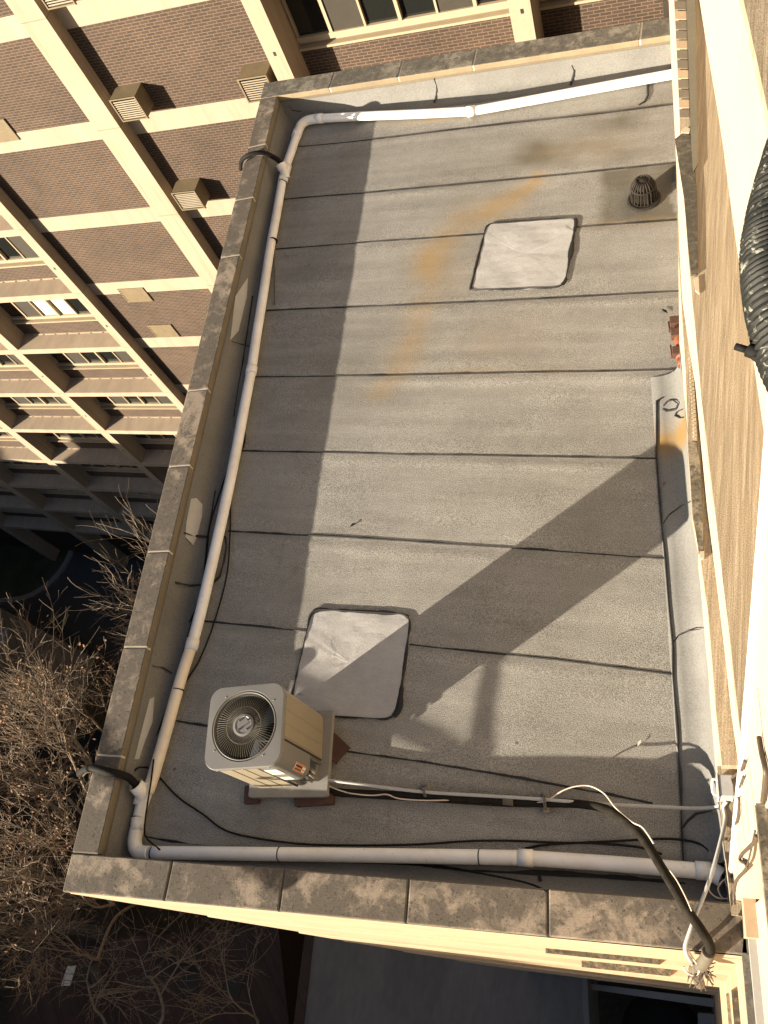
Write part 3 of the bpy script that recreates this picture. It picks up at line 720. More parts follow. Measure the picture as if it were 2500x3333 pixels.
mb = MB(); mb.solid(bl, [p + UU * 0.05 for p in br], 0.09); link('upper_ledge', mb, M['ledgetan'], main, fixn=True)
whR = PL([(2423, 0), (2452, 121), (2476, 241), (2500, 347), (2525, 480), (2560, 700), (2600, 960), (2650, 1300), (2700, 1650), (2760, 2100), (2800, 2500), (2815, 2620)], ZC)
a, b = resample(ext(tanR, 3, 0), 24), resample(ext(whR, 3, 0), 24)
mb = MB(); mb.loft(a, b); link('wall_face', mb, M['wallcream'], main)
b = resample(ext(whR, 3, 3), 24)
mb = MB(); mb.solid([p - UU * 0.004 for p in b], [p + UU * 0.55 for p in b], 0.08); link('sill_ledge', mb, M['ledgetan'], main, fixn=True)
mb = MB(); mb.box((1.12, -8, ZC - 0.06), (2.5, 13.5, 9.5), fr=UV); link('upper_wall', mb, M['brownstone'], main, fixn=True)  # unseen upper wall, made dark brown to cut bounced light
mb = MB(); mb.box((0.9, -8, GZ), (6, 13.5, ZC - 0.2), fr=UV); link('core_wall', mb, M['wallcream'], main, fixn=True)
# stones and brick courses on the ledges
def slab(name, q, z0, z1, m, bev=0.012):
    P = [F(x, y, z1) for x, y in q]; mb = MB(); mb.prism([(p.x, p.y) for p in P], z0, z1); return link(name, mb, m, main, bevel=bev, fixn=True)
slab('cap_stone', [(2197, 452), (2222, 432), (2246, 440), (2262, 530), (2270, 640), (2272, 890), (2250, 893), (2240, 800), (2226, 640)], ZBL, ZBL + 0.016, M['mossdark'])
slab('cap_stone', [(2240, 1440), (2262, 1432), (2278, 1500), (2287, 1680), (2290, 1795), (2275, 1800), (2257, 1681), (2243, 1492)], ZA, ZA + 0.02, M['moss'])
slab('stone_chip', [(2216, 425), (2232, 412), (2246, 418), (2244, 432), (2220, 432)], ZBL, ZBL + 0.02, M['wallcream'], 0.006)
slab('stone_chip', [(2277, 1795), (2292, 1793), (2293, 1815), (2279, 1817)], ZA, ZA + 0.03, M['wallcream'], 0.006)
slab('stone_chip', [(2258, 905), (2274, 900), (2277, 955), (2264, 945)], ZBL, ZBL + 0.012, M['wallcream'], 0.004)
for k in range(15):                         # rowlock bricks on the upper ledge, far end
    y0 = -60 + k * 32.0
    f = lambda y: (2196 + (y + 0) * 0.0425, 2233 + y * 0.032)
    (l0, r0), (l1, r1) = f(y0), f(y0 + 26)
    if y0 + 26 > 412: break
    slab('ledge_brick', [(l0, y0), (r0, y0), (r1, y0 + 26), (l1, y0 + 26)], ZBL, ZBL + 0.010, M['brownstone'] if k % 3 else M['limestone'], 0.004)
P0 = [F(x, y, ZBL + 0.02) for x, y in ((2235, -200), (2260, -200), (2270, 400), (2272, 530), (2256, 560), (2247, 420), (2246, 340), (2234, 0))]
mb = MB(); mb.prism([(p.x, p.y) for p in P0], ZBL + 0.004, ZBL + 0.02); link('metal_flashing', mb, varied('grey lead flashing', (0.14, 0.125, 0.09), 0.1, 3, 0.6), main, fixn=True)
for k in range(22):                         # small brick ends on the lower ledge
    y0 = 1158 + k * 12.6; l = 2241 + (y0 - 1158) * 0.055; r = l + 14
    slab('ledge_brick', [(l, y0), (r, y0), (r + .5, y0 + 10), (l + .5, y0 + 10)], ZA, ZA + 0.022, M['ledgetan'], 0.003)
# pier with white corner trim, mossy sill stone and painted ledge near the inner corner
mb = MB()
pe = [WU(x / S, y / S, 0.300) for x, y in ((2380, 2906), (2404, 2653), (2425, 2480), (2462, 2090), (2500, 1681), (2530, 1350), (2560, 1000))]
lo = [WU(x / S, y / S, 0.300) for x, y in ((2406, 2930), (2428, 2850), (2451, 2763), (2474, 2670), (2490, 2560))]
def lov(z):
    if z > 2.9: return 0.548
    for p, q in zip(lo, lo[1:]):
        if z <= q.z: return p.dot(VV) + (q.dot(VV) - p.dot(VV)) * max(0, (z - p.z) / (q.z - p.z))
    return lo[-1].dot(VV)
pe2 = [UV(0.300, lov(p.z), p.z) for p in pe]
mb.loft(pe2, pe); mb.loft(pe, [p + UU * 0.8 for p in pe]); mb.loft([p + UU * 0.8 for p in pe2], pe2)
link('pier', mb, M['wallcream'], main, fixn=False)
mb = MB(); mb.tube([p - UU * 0.010 + VV * 0.006 for p in pe], 0.016, 8); link('corner_trim', mb, M['whitewood'], main)
for zq in (0.3, 0.55, 0.95, 1.35, 1.75, 2.1, 2.5, 3.2, 4.4):
    i_ = max(i for i in range(len(pe)) if pe[i].z <= zq or i == 0); i_ = min(i_, len(pe) - 2); vb = pe[i_].dot(VV) + (pe[i_ + 1].dot(VV) - pe[i_].dot(VV)) * (zq - pe[i_].z) / (pe[i_ + 1].z - pe[i_].z); va = lov(zq)
    if vb - va < 0.03: continue
    mb = MB(); mb.box((0.2985, va + (vb - va) * rnd.uniform(.1, .4), zq), (0.304, vb - (vb - va) * rnd.uniform(.05, .3), zq + 0.005), fr=UV); link('stone_joint', mb, M['brownstone'], main, fixn=True)
mb = MB(); mb.prism([UV(0.268, 0.545, 0), UV(0.66, 0.545, 0), UV(0.66, -2.5, 0), UV(0.262, -2.5, 0)], 2.95, 3.0); link('sill_stone', mb, M['moss'], main, bevel=0.012, fixn=True)
mb = MB(); mb.prism([UV(0.275, 0.535, 0), UV(0.66, 0.535, 0), UV(0.66, -2.5, 0), UV(0.268, -2.5, 0)], 2.86, 2.95); link('sill_bed', mb, M['wallcream'], main, fixn=True)
mb = MB(); mb.prism([UV(0.312, vc, 0), UV(0.353, vc + .24, 0), UV(0.353, -7, 0), UV(0.312, -7, 0)], 0.30, 0.37); link('coping_stone', mb, M['copingdark'], main, bevel=0.008, fixn=True)
mb = MB(); mb.box((0.353, -7, -0.9), (0.396, 0.30, 0.44), fr=UV); link('painted_ledge', mb, varied('white paint greyed for low light', (0.31, 0.305, 0.295), 0.06, 3, 0.6), main, fixn=True)  # white ledge, its dim light put into the grey
mb = MB(); mb.box((0.396, -7, -0.9), (0.9, 0.36, 2.0), fr=UV); link('lower_wall', mb, M['wallcream'], main, fixn=True)
mb = MB(); mb.box((0.330, 0.18, 0.28), (0.40, 0.40, 0.66), fr=UV); link('end_block', mb, M['limestone'], main, fixn=True)

# ================================================================== LOW ROOF AND PIT BEYOND THE FRONT
lowz = -22.0
lr = thing('low_flat_roof', 'smooth grey concrete roof far below the front cornice', 'building', (-2.5, -2.5, GZ))
mb = MB(); mb.prism([D(678, 1975, lowz), D(1252, 1975, lowz), D(1268, 2260, lowz), D(1300, 2600, lowz), D(600, 2600, lowz)], lowz - 3, lowz); link('roof_slab', mb, M['concrete'], lr, fixn=True)
P_ = [D(664, 1975, lowz + .05), D(682, 1975, lowz + .05), D(612, 2600, lowz + .05), D(585, 2600, lowz + .05)]
mb = MB(); mb.prism([(p.x, p.y) for p in P_], lowz - 3, lowz + .06); link('brick_edge', mb, M['brickhouse'], lr, fixn=True)
mb = MB(); mb.prism([D(1252, 1975, -22), D(1262, 1975, -22), D(1284, 2400, -22), D(1270, 2400, -22)], lowz - 3, lowz + .1); link('roof_edge', mb, M['kerb'], lr, fixn=True)
mb = MB(); a, b, c_, d_ = D(1275, 2125, -23), D(1545, 2158, -23), D(1543, 2176, -23), D(1275, 2137, -23)
mb.prism([(p.x, p.y) for p in (a, b, c_, d_)], -23.4, -23); link('pit_beam', mb, M['render'], lr, fixn=True)
mb = MB(); mb.prism([(p.x, p.y) for p in (D(1508, 2188, -24), D(1560, 2192, -24), D(1572, 2400, -24), D(1508, 2400, -24))], -25, -24); link('pit_ledge', mb, M['render'], lr, fixn=True)
mb = MB(); q = D(1430, 2235, -28); mb.lathe([(0.0, 1.3), (0.9, 1.0), (1.3, 0.3), (1.3, -0.6)], q, 20); link('pit_dome', mb, M['asphalt'], lr)

# ================================================================== BROWN BRICK APARTMENT BLOCK ACROSS THE COURT
Yf, Yb, Y2 = 14.85, 15.55, 15.2
def zk(k): return -4.04 - 2.71 * k          # top of slab k
apt = thing('apartment_block', 'brown brick block with cream fins and slab edges facing the roof', 'building', (-18, 20, GZ))
fins = [(1.35, 1.75, Yb), (-3.85, -3.45, Yb), (-8.92, -8.53, Yb), (-14.06, -13.38, Y2), (-18.96, -18.60, Yb), (-23.97, -23.56, Yb), (-29.08, -28.62, Yb), (-34.12, -33.62, Yb), (-39.35, -38.95, Yb), (-44.5, -44.1, Yb), (-49.6, -49.2, Yb)]
def finmat():
    m, t, b = newmat('cream concrete with pour joints')
    c = nd(t, 'ShaderNodeTexCoord'); s = nd(t, 'ShaderNodeSeparateXYZ'); t.links.new(c.outputs['Object'], s.inputs[0])
    zq = math_(t, 'ADD', s.outputs[2], (GZ - zk(0) + 0.04) * 1.0)
    fr = math_(t, 'FRACT', math_(t, 'DIVIDE', zq, 2.71))
    line = math_(t, 'LESS_THAN', fr, 0.0075)
    n = noise_(t, c.outputs['Object'], 0.8, 5, 0.6); n2 = noise_(t, c.outputs['Object'], 14, 3, 0.6)
    a = ramp(t, n, [(0.3, (0.335, 0.262, 0.187)), (0.7, (0.375, 0.297, 0.215))])
    a = mixc(t, 1.0, a, ramp(t, n2, [(0.3, (0.95,) * 3), (0.7, (1.03,) * 3)]), 'MULTIPLY')
    n3 = noise_(t, coords(t, (7, 7, 0.35)), 1.0, 5, 0.65)
    a = mixc(t, 1.0, a, ramp(t, n3, [(0.32, (0.80, 0.78, 0.74)), (0.5, (1.0,) * 3)]), 'MULTIPLY')
    a = mixc(t, math_(t, 'MULTIPLY', line, 0.75), a, (0.16, 0.12, 0.07))
    t.links.new(a, b.inputs['Base Color']); b.inputs['Roughness'].default_value = 0.8; return m
M['fin'] = finmat()
for x0, x1, yb in fins:
    mb = MB(); mb.box((x0, Yf, GZ), (x1, yb + 0.15, 8)); link('fin', mb, M['fin'], apt)
win_n = 0
def bay_window(xa, xb, k, pat, blind=False):
    """one storey of a window bay: slab, brick apron, sill, frame, panes"""
    zt = zk(k); cz = zt + 1.3
    if not any(in_view((x, Yf, z)) for x in (xa, (xa + xb) / 2, xb) for z in (zt - 0.3, zt + 1.3)): return
    mb = MB(); mb.box((xa, Yf + 0.003, zt - 0.25), (xb, Yb + 0.25, zt)); link('slab', mb, M['cream'], apt)
    mb = MB(); x = xa + 0.35
    mb.box((xa + .02, Yb - 0.05, zt + .001), (xb - .02, Yb - 0.001, zt + 0.035))
    mb.k = 1
    while x < xb - 0.1: mb.box((x, Yb - 0.075, zt + .002), (x + 0.05, Yb - 0.049, zt + 0.03)); x += 0.53
    link('mortar_fillet', mb, [M['cream'], M['brownstone']], apt)
    mb = MB(); mb.box((xa, Yb, zt), (xb, Yb + 0.25, zt + 0.645)); link('brick_apron', mb, M['brick'], apt)
    wz0, wz1 = zt + 0.645, zt + 2.46
    mb = MB(); mb.box((xa + .005, Yb - 0.07, wz0), (xb - .005, Yb + 0.10, wz0 + 0.05)); link('sill', mb, M['alu'], apt)
    fr = MB(); f0 = wz0 + 0.14
    fr.box((xa + .01, Yb + 0.10, wz0 + .05), (xb - .01, Yb + 0.2, wz0 + 0.12))
    fr.box((xa + .01, Yb + 0.02, wz0 + 0.12), (xb - .01, Yb + 0.12, wz0 + 0.24))
    fr.box((xa + .01, Yb + 0.02, wz1 - 0.06), (xb - .01, Yb + 0.12, wz1))
    n = len(pat); ww = (xb - xa - 0.1) / n; pn = MB()
    for i in range(n + 1):
        x = xa + 0.05 + ww * i; t_ = 0.035 if i % 2 else 0.022
        fr.box((x - t_, Yb + 0.00 if i == n // 2 else Yb + 0.03, wz0 + 0.235), (x + t_, Yb + 0.13, wz1 - 0.055))
    for i, ch in enumerate(pat):
        x0, x1 = xa + 0.05 + ww * i + 0.03, xa + 0.05 + ww * (i + 1) - 0.03
        yy = Yb + (0.06 if ch == 's' else 0.095); pn.k = {'g': 0, 's': 1, 'b': 2}[ch]
        pn.add([(x0, yy, wz0 + .24), (x1, yy, wz0 + .24), (x1, yy, wz1 - .06), (x0, yy, wz1 - .06)], [(0, 1, 2, 3)])
        if ch == 'b':
            pn.k = 2
    wf = link('window', fr, M['alu'], apt)
    link('pane', pn, [M['glass'], M['screen'], M['blind']], wf)
pats = ['gsggsg', 'gsggsg', 'gsggsg', 'ggsgsg', 'gsggss', 'gsggsg']
for bi, (l, r) in enumerate(((2, 1), (1, 0), (5, 4), (6, 5), (7, 6), (8, 7), (9, 8), (10, 9))):
    xa, xb = fins[l][1], fins[r][0]
    for k in range(-2, 10):
        p = pats[(bi * 5 + k * 3) % len(pats)]
        if bi == 2 and k == 3: p = 'gsbbgs'  # pale panes put the sun glare on the blinds into colour
        bay_window(xa, xb, k, p)
for bi, (l, r) in enumerate(((3, 2), (4, 3))):          # solid brick bays with cream floor bands
    xa, xb = fins[l][1], fins[r][0]
    for k in range(-3, 10):
        zt = zk(k)
        mb = MB(); mb.box((xa, Y2, zt), (xb, Y2 + .3, zt + 2.71 - 0.51)); link('brick_panel', mb, M['brick'], apt)
        mb = MB(); mb.box((xa, Y2 - 0.012, zt - 0.51), (xb, Y2 + .3, zt)); link('floor_band', mb, M['cream'], apt)
mb = MB(); mb.box((-60, Yb + 0.3, GZ), (8, 30, 8)); link('inner_wall', mb, M['louvredark'], apt)
mb = MB(); mb.box((-50, Yb + 0.05, GZ), (2, Yb + 0.25, zk(9) - 0.25)); link('ground_storey', mb, M['brickhouse'], apt)
# projecting louvred ventilation boxes
def vent_box(x0, x1, zb, dep=0.46, ht=0.56):
    y0, y1 = Y2 - dep, Y2 - 0.002
    if not in_view((x0, y0, zb)) and not in_view((x1, y1, zb + ht)): return
    mb = MB(); t_ = 0.018
    mb.box((x0, y0, zb + ht - t_), (x1, y1, zb + ht)); mb.box((x0, y0, zb), (x1, y1, zb + t_))
    mb.box((x0, y0 + .001, zb + t_), (x0 + t_, y1, zb + ht - t_)); mb.box((x1 - t_, y0 + .001, zb + t_), (x1, y1, zb + ht - t_))
    for a, b in (((x0 - .008, zb - .008), (x1 + .008, zb + .022)), ((x0 - .008, zb + ht - .022), (x1 + .008, zb + ht + .008))):
        mb.box((a[0], y0 - .014, a[1]), (b[0], y0 + .003, b[1]))
    mb.box((x0 - .008, y0 - .0135, zb + .022), (x0 + .024, y0 + .0025, zb + ht - .022)); mb.box((x1 - .024, y0 - .0135, zb + .022), (x1 + .008, y0 + .0025, zb + ht - .022))
    mb.box((x0 + .2, y0 + .1, zb - .05), (x0 + .24, y0 + .14, zb)); mb.box((x1 - .03, y0 + .01, zb - .04), (x1 + .01, y0 + .04, zb - .001))
    bx = link('vent_box', mb, M['louvre'], apt)
    mb = MB(); n = 9
    for i in range(n):
        z = zb + 0.045 + (ht - 0.09) * i / n
        mb.add([(x0 + .02, y0 + .002, z), (x1 - .02, y0 + .002, z), (x1 - .02, y0 + .012, z + 0.024), (x0 + .02, y0 + .012, z + 0.024)], [(0, 1, 2, 3)])
    mb.k = 1
    mb.add([(x0 + .02, y0 + .1, zb + .02), (x1 - .02, y0 + .1, zb + .02), (x1 - .02, y0 + .1, zb + ht - .02), (x0 + .02, y0 + .1, zb + ht - .02)], [(0, 1, 2, 3)])
    link('louvre', mb, [M['louvre'], M['louvredark']], bx)
for k in (1, 0, -1): vent_box(-13.09, -12.40, zk(k) + 0.19)
vent_box(-9.75, -9.06, zk(0) + 0.19); vent_box(-9.75, -9.06, zk(-1) + 0.19)
def flat_vent(x0, x1, zb, ht=0.62):
    mb = MB(); mb.box((x0, Y2 - 0.035, zb), (x1, Y2 - .001, zb + ht))
    for i in range(7): mb.box((x0 + .01, Y2 - 0.0365, zb + 0.06 + i * 0.075), (x1 - .01, Y2 - .0355, zb + 0.066 + i * 0.075))
    mb.k = 1
    for i in range(6): mb.box((x0 + .02, Y2 - 0.0385, zb + 0.07 + i * 0.085), (x0 + .07, Y2 - .0356, zb + 0.11 + i * 0.085))
    mb.box((x1 - .012, Y2 - .04, zb), (x1 - .002, Y2 - .035, zb + ht))
    link('vent_grille', mb, [M['louvre'], M['louvredark']], apt)
for px, py in ((620, 760), ):
    pass
gp = [FY(350 + 280 * .2411, 800 + 755 * .2411, Y2), FY(350 + 670 * .2411, 800 + 1228 * .2411, Y2), FY(0 + 66, 450, Y2)]
for p, wd in zip(gp, (1.15, 1.1, 1.0)):
    if p is gp[2]: flat_vent(p.x - 1.0, p.x, p.z - 0.02)
    else: flat_vent(p.x, p.x + wd * 0.85, p.z)
for k in range(-2, 9):                      # small cut-outs on the fin faces
    for x in (-8.72, -3.62, -18.8, -23.75):
        mb = MB(); mb.box((x - .03, Yf - .004, zk(k) + 1.05), (x + .03, Yf + .0, zk(k) + 1.14)); 
        if in_view((x, Yf, zk(k) + 1.05), 0): link('drain_spout', mb, M['louvredark'], apt)

# ================================================================== ROOFTOP EQUIPMENT
# ---- condenser unit
ACC = Vector((-3.065, 0.893, 0)); aa = radians(12.2); AX = Vector((cos(aa), sin(aa), 0)); AY = Vector((-sin(aa), cos(aa), 0))
def AF(x, y, z): return ACC + AX * x + AY * y + Vector((0, 0, z))
ac = thing('condenser_unit', 'beige air conditioner condenser with round fan grille standing on the roof', 'air conditioner', (ACC.x, ACC.y, 0.13))
def rrect(w_, h_, r, n=6, cut=None):
    P = []
    for cx, cy, a0 in ((w_ - r, h_ - r, 0), (-w_ + r, h_ - r, 90), (-w_ + r, -h_ + r, 180), (w_ - r, -h_ + r, 270)):
        if cut and a0 == 270:
            P += [(w_ - cut, -h_), (w_ - cut * .35, -h_ + cut * .35), (w_, -h_ + cut)] if False else [(w_ - cut, -h_), (w_ - cut, -h_ + cut), (w_, -h_ + cut)]
            continue
        for i in range(n + 1):
            a = radians(a0 + 90 * i / n); P.append((cx + r * cos(a), cy + r * sin(a)))
    return P
hw = 0.292; zb0, zt0 = 0.135, 0.93
mb = MB(); mb.prism(rrect(hw - .006, hw - .006, 0.075, 7, cut=0.17), zb0, zt0 - .01, fr=AF, top=False); link('cabinet', mb, M['acside'], ac, bevel=0.003, fixn=True)
# ribbed side panels, proud of the cabinet
def ribs(side):
    mb = MB()
    a0, a1 = (-hw + 0.085, hw - 0.20) if side in ('front',) else ((-hw + 0.20, hw - 0.085) if side == 'right' else (-hw + 0.085, hw - 0.085))
    n = 3
    for i in range(n):
        x0 = a0 + (a1 - a0) * i / n + 0.006; x1 = a0 + (a1 - a0) * (i + 1) / n - 0.006
        q = [(x0, -0.004), (x0 + .008, 0.004), (x1 - .008, 0.004), (x1, -0.004)]
        for z0, z1 in ((zb0 + .03, zt0 - .05),):
            if side == 'front': P = lambda s, d, z: AF(s, -hw - d + .006, z)
            elif side == 'right': P = lambda s, d, z: AF(hw + d - .006, s, z)
            elif side == 'back': P = lambda s, d, z: AF(-s, hw + d - .006, z)
            else: P = lambda s, d, z: AF(-hw - d + .006, -s, z)
            A = [P(s, d, z0) for s, d in q]; B = [P(s, d, z1) for s, d in q]
            mb.loft(A, B); mb.add(B, [(0, 1, 2, 3)]); mb.add(A, [(3, 2, 1, 0)])
    for s_ in (a0 - .004, a1 + .004):
        pass
    link('side_panel', mb, M['acside'], ac, fixn=True)
for s_ in ('front', 'right', 'back', 'left'): ribs(s_)
# black gap lines beside the service corner and the corner cover itself
mb = MB(); mb.box((hw - .195, -hw - .0045, zb0 + .03), (hw - .183, -hw + .01, zt0 - .04), fr=AF); mb.box((hw - .01, -hw + .183, zb0 + .03), (hw + .0045, -hw + .195, zt0 - .04), fr=AF)
link('panel_gap', mb, M['acdark'], ac, fixn=True)
cc = [(hw - 0.18, -hw - .005)] + [(hw - 0.09 + 0.095 * cos(radians(a)), -hw + 0.09 + 0.095 * sin(radians(a))) for a in range(270, 361, 9)] + [(hw + .005, -hw + 0.18), (hw - .03, -hw + 0.18), (hw - .18, -hw + .03)]
mb = MB(); mb.prism(cc, 0.40, zt0 - .012, fr=AF); link('service_cover', mb, M['acpaint'], ac, bevel=0.003, fixn=True)
mb = MB(); mb.box((hw - .165, -hw + .03, zb0), (hw - .03, -hw + .165, 0.19), fr=AF); mb.box((hw - .168, -hw + .005, zb0), (hw - .160, -hw + .168, 0.4), fr=AF); mb.box((hw - .168, -hw + .160, zb0), (hw - .005, -hw + .1675, 0.4), fr=AF)
link('valve_bay', mb, M['acpaint'], ac, fixn=True)
mb = MB()
for x_, y_, z_ in ((.2, -.2, .24), (.22, -.17, .27), (.17, -.22, .21)): mb.tube([AF(x_, y_, z_), AF(x_ + .07, y_ - .05, z_ - .02)], 0.013, 8); mb.tube([AF(x_, y_, z_), AF(x_, y_, z_ - .09)], 0.009, 8)
link('valve', mb, M['steel'], ac)
# top cover with a circular opening
R0 = 0.232; out = rrect(hw + .008, hw + .008, 0.10, 12); no = len(out)
outs = [AF(x, y, zt0 + .018) for x, y in out]
def ring(r, z, ref): return [AF(r * x / sqrt(x * x + y * y), r * y / sqrt(x * x + y * y), z) for x, y in ref]
dense = []
for i in range(no):
    a, b = out[i], out[(i + 1) % no]; m_ = max(1, int(sqrt((a[0] - b[0]) ** 2 + (a[1] - b[1]) ** 2) / 0.02))
    dense += [(a[0] + (b[0] - a[0]) * k / m_, a[1] + (b[1] - a[1]) * k / m_) for k in range(m_)]
def closed(P): return P + [P[0]]
mb = MB()
scl = lambda f, z: [AF(x * f, y * f, z) for x, y in dense]
mb.loft(closed(scl(1.0, zt0 - .035)), closed(scl(1.006, zt0 + .0)), smooth=True); mb.loft(closed(scl(1.006, zt0 + .0)), closed(scl(0.985, zt0 + .018)), smooth=True)
mb.loft(closed(scl(0.985, zt0 + .018)), closed(ring(R0 + .026, zt0 + .021, dense))); mb.loft(closed(ring(R0 + .026, zt0 + .021, dense)), closed(ring(R0 + .020, zt0 + .012, dense)), smooth=True)
mb.loft(closed(ring(R0 + .020, zt0 + .012, dense)), closed(ring(R0 + .006, zt0 + .014, dense)), smooth=True); mb.loft(closed(ring(R0 + .006, zt0 + .014, dense)), closed(ring(R0, zt0 - .03, dense)), smooth=True)
for a in range(45, 405, 90):
    for da in (-8,): mb.lathe([(0.0, 0.004), (0.005, 0.003), (0.006, 0)], AF((R0 + .045) * cos(radians(a + da)), (R0 + .045) * sin(radians(a + da)), zt0 + .021), 8)
for sx in (-1, 0, 1):
    for dx, dy in ((sx * .2, -hw - .008), (hw + .008, sx * .2)): mb.lathe([(0.0, 0.007), (0.006, 0.004), (0.007, -.004)], AF(dx, dy, zt0 - .02), 8)
link('top_cover', mb, M['acpaint'], ac, fixn=True)
mb = MB(); mb.tube([AF((R0 + .012) * cos(2 * pi * k / 48), (R0 + .012) * sin(2 * pi * k / 48), zt0 + .016) for k in range(49)], 0.005, 6, cap=False); link('grille_rim', mb, M['steel'], ac)
mb = MB()
for k in range(72):                          # radial guard wires
    a = 2 * pi * k / 72
    mb.tube([AF(r * cos(a + tw), r * sin(a + tw), zt0 + dz) for r, dz, tw in ((0.070, .030, 0), (0.12, .032, .015), (0.18, .028, .03), (R0 + .004, .008, .035))], 0.0014, 4, cap=False)
for r_, dz in ((0.135, .029),): mb.tube([AF(r_ * cos(2 * pi * k / 48), r_ * sin(2 * pi * k / 48), zt0 + dz) for k in range(49)], 0.002, 4, cap=False)
link('fan_guard', mb, M['steel'], ac)
mb = MB(); mb.lathe([(0.082, 0.0), (0.081, 0.012)], AF(0, 0, zt0 + .024), 40); mb.lathe([(0.081, 0.012), (0.064, 0.015)], AF(0, 0, zt0 + .024), 40); mb.lathe([(0.064, 0.015), (0.060, 0.011)], AF(0, 0, zt0 + .024), 40); mb.lathe([(0.060, 0.011), (0.0, 0.011)], AF(0, 0, zt0 + .024), 40); hub = link('motor_cap', mb, M['acpaint'], ac)
mb = MB()
for k in range(4):
    a = radians(45 + 90 * k); q = AF(.046 * cos(a), .046 * sin(a), zt0 + .036); mb.tube([q, q + Vector((0, 0, .026))], 0.004, 6); mb.tube([q, q + Vector((0, 0, .008))], 0.008, 6)
link('bolt', mb, M['steel'], hub)
mb = MB(); mb.lathe([(R0 - .001, zt0 - .03), (R0 - .004, zt0 - .45), (0, zt0 - .45)], AF(0, 0, 0), 40); link('fan_well', mb, M['acdark'], ac)
for k in range(3):                           # blades
    mb = MB(); A = []; B = []
    for i in range(9):
        a = radians(-100 + 120 * k + 50 * i / 8); zl = zt0 - 0.17 - 0.06 * (i / 8)
        A.append(AF(.05 * cos(a + .25), .05 * sin(a + .25), zl - .01)); B.append(AF(.222 * cos(a), .222 * sin(a), zl + .01))
    mb.loft(A, B, smooth=True); link('fan_blade', mb, M['blade'], ac)
mb = MB(); mb.lathe([(0.055, zt0 - .2), (0.055, zt0 - .03), (0, zt0 - .03)], AF(0, 0, 0), 24); link('fan_motor', mb, M['acdark'], ac)
def sticker(name, s0, s1, z0, z1, side, m, off=0.0065, parent=None):
    mb = MB()
    if side == 'front': P = [AF(s0, -hw - off, z0), AF(s1, -hw - off, z0), AF(s1, -hw - off, z1), AF(s0, -hw - off, z1)]
    else:
        P = [AF(hw + off, s0, z0), AF(hw + off, s1, z0), AF(hw + off, s1, z1), AF(hw + off, s0, z1)]
    mb.add(P, [(0, 1, 2, 3)]); return link(name, mb, m, parent or ac)
st = sticker('rating_sticker', hw - .175, hw - .075, 0.66, 0.82, 'front', M['sticker'])
for i in range(5): sticker('print_line', hw - .165, hw - .165 + (.07 if i % 2 else .045), 0.69 + i * .022, 0.694 + i * .022, 'front', M['print'], 0.0072, st)
st = sticker('small_sticker', hw - .165, hw - .085, 0.46, 0.56, 'front', M['sticker'])
for i in range(3): sticker('print_line', hw - .155, hw - .105, 0.485 + i * .02, 0.489 + i * .02, 'front', M['print'], 0.0072, st)
def curved_label(a0, a1, z0, z1, m, off, parent=None, name='warning_label'):
    mb = MB(); A, B = [], []
    for i in range(7):
        a = radians(a0 + (a1 - a0) * i / 6); r = 0.095 + off; x, y = hw - .09 + r * cos(a), -hw + .09 + r * sin(a)
        A.append(AF(x, y, z0)); B.append(AF(x, y, z1))
    mb.loft(A, B, smooth=True); return link(name, mb, m, parent or ac)
wl = curved_label(315, 352, 0.47, 0.66, M['sticker'], 0.002)
for q in ((316, 322), (330, 334), (345, 351)): curved_label(*q, 0.475, 0.655, M['orange'], 0.003, wl, 'label_stripe')
for q in ((323, 329), (335, 344)): curved_label(*q, 0.53, 0.65, M['print'], 0.003, wl, 'label_text')
# ---- pad and timber sleepers
pa = radians(10)
PC = Vector((-3.045, 0.87, 0)); PX = Vector((cos(pa), sin(pa), 0)); PY = Vector((-sin(pa), cos(pa), 0))
mb = MB(); mb.prism(rrect(0.335, 0.335, 0.02, 3), 0.075, 0.132, fr=lambda x, y, z: PC + PX * x + PY * y + Vector((0, 0, z)))
tag(link('equipment_pad', mb, M['pad'], None, bevel=0.006, fixn=True, origin=(PC.x, PC.y, .075)), 'grey pad under the air conditioner condenser', 'pad')
for (x, y, rz, l, wd), lab in zip(((-0.345, -0.30, 4, 0.12, 0.14), (0.20, -0.335, 3, 0.32, 0.11), (0.345, 0.05, 48, 0.17, 0.17)), ('dark timber block under the front left corner of the condenser pad', 'long dark timber block under the front right edge of the condenser pad', 'dark timber block turned cornerwise under the right edge of the condenser pad')):
    c0 = PC + PX * x + PY * y; a = pa + radians(rz); ex, ey = Vector((cos(a), sin(a), 0)), Vector((-sin(a), cos(a), 0))
    mb = MB(); mb.box((-l / 2, -wd / 2, 0.008), (l / 2, wd / 2, 0.074), fr=lambda p, q, z: c0 + ex * p + ey * q + Vector((0, 0, z)))
    tag(link('timber_block', mb, M['sleeper'], None, bevel=0.005, fixn=True, origin=(c0.x, c0.y, 0)), lab, 'timber block', 'timber blocks under the condenser pad')

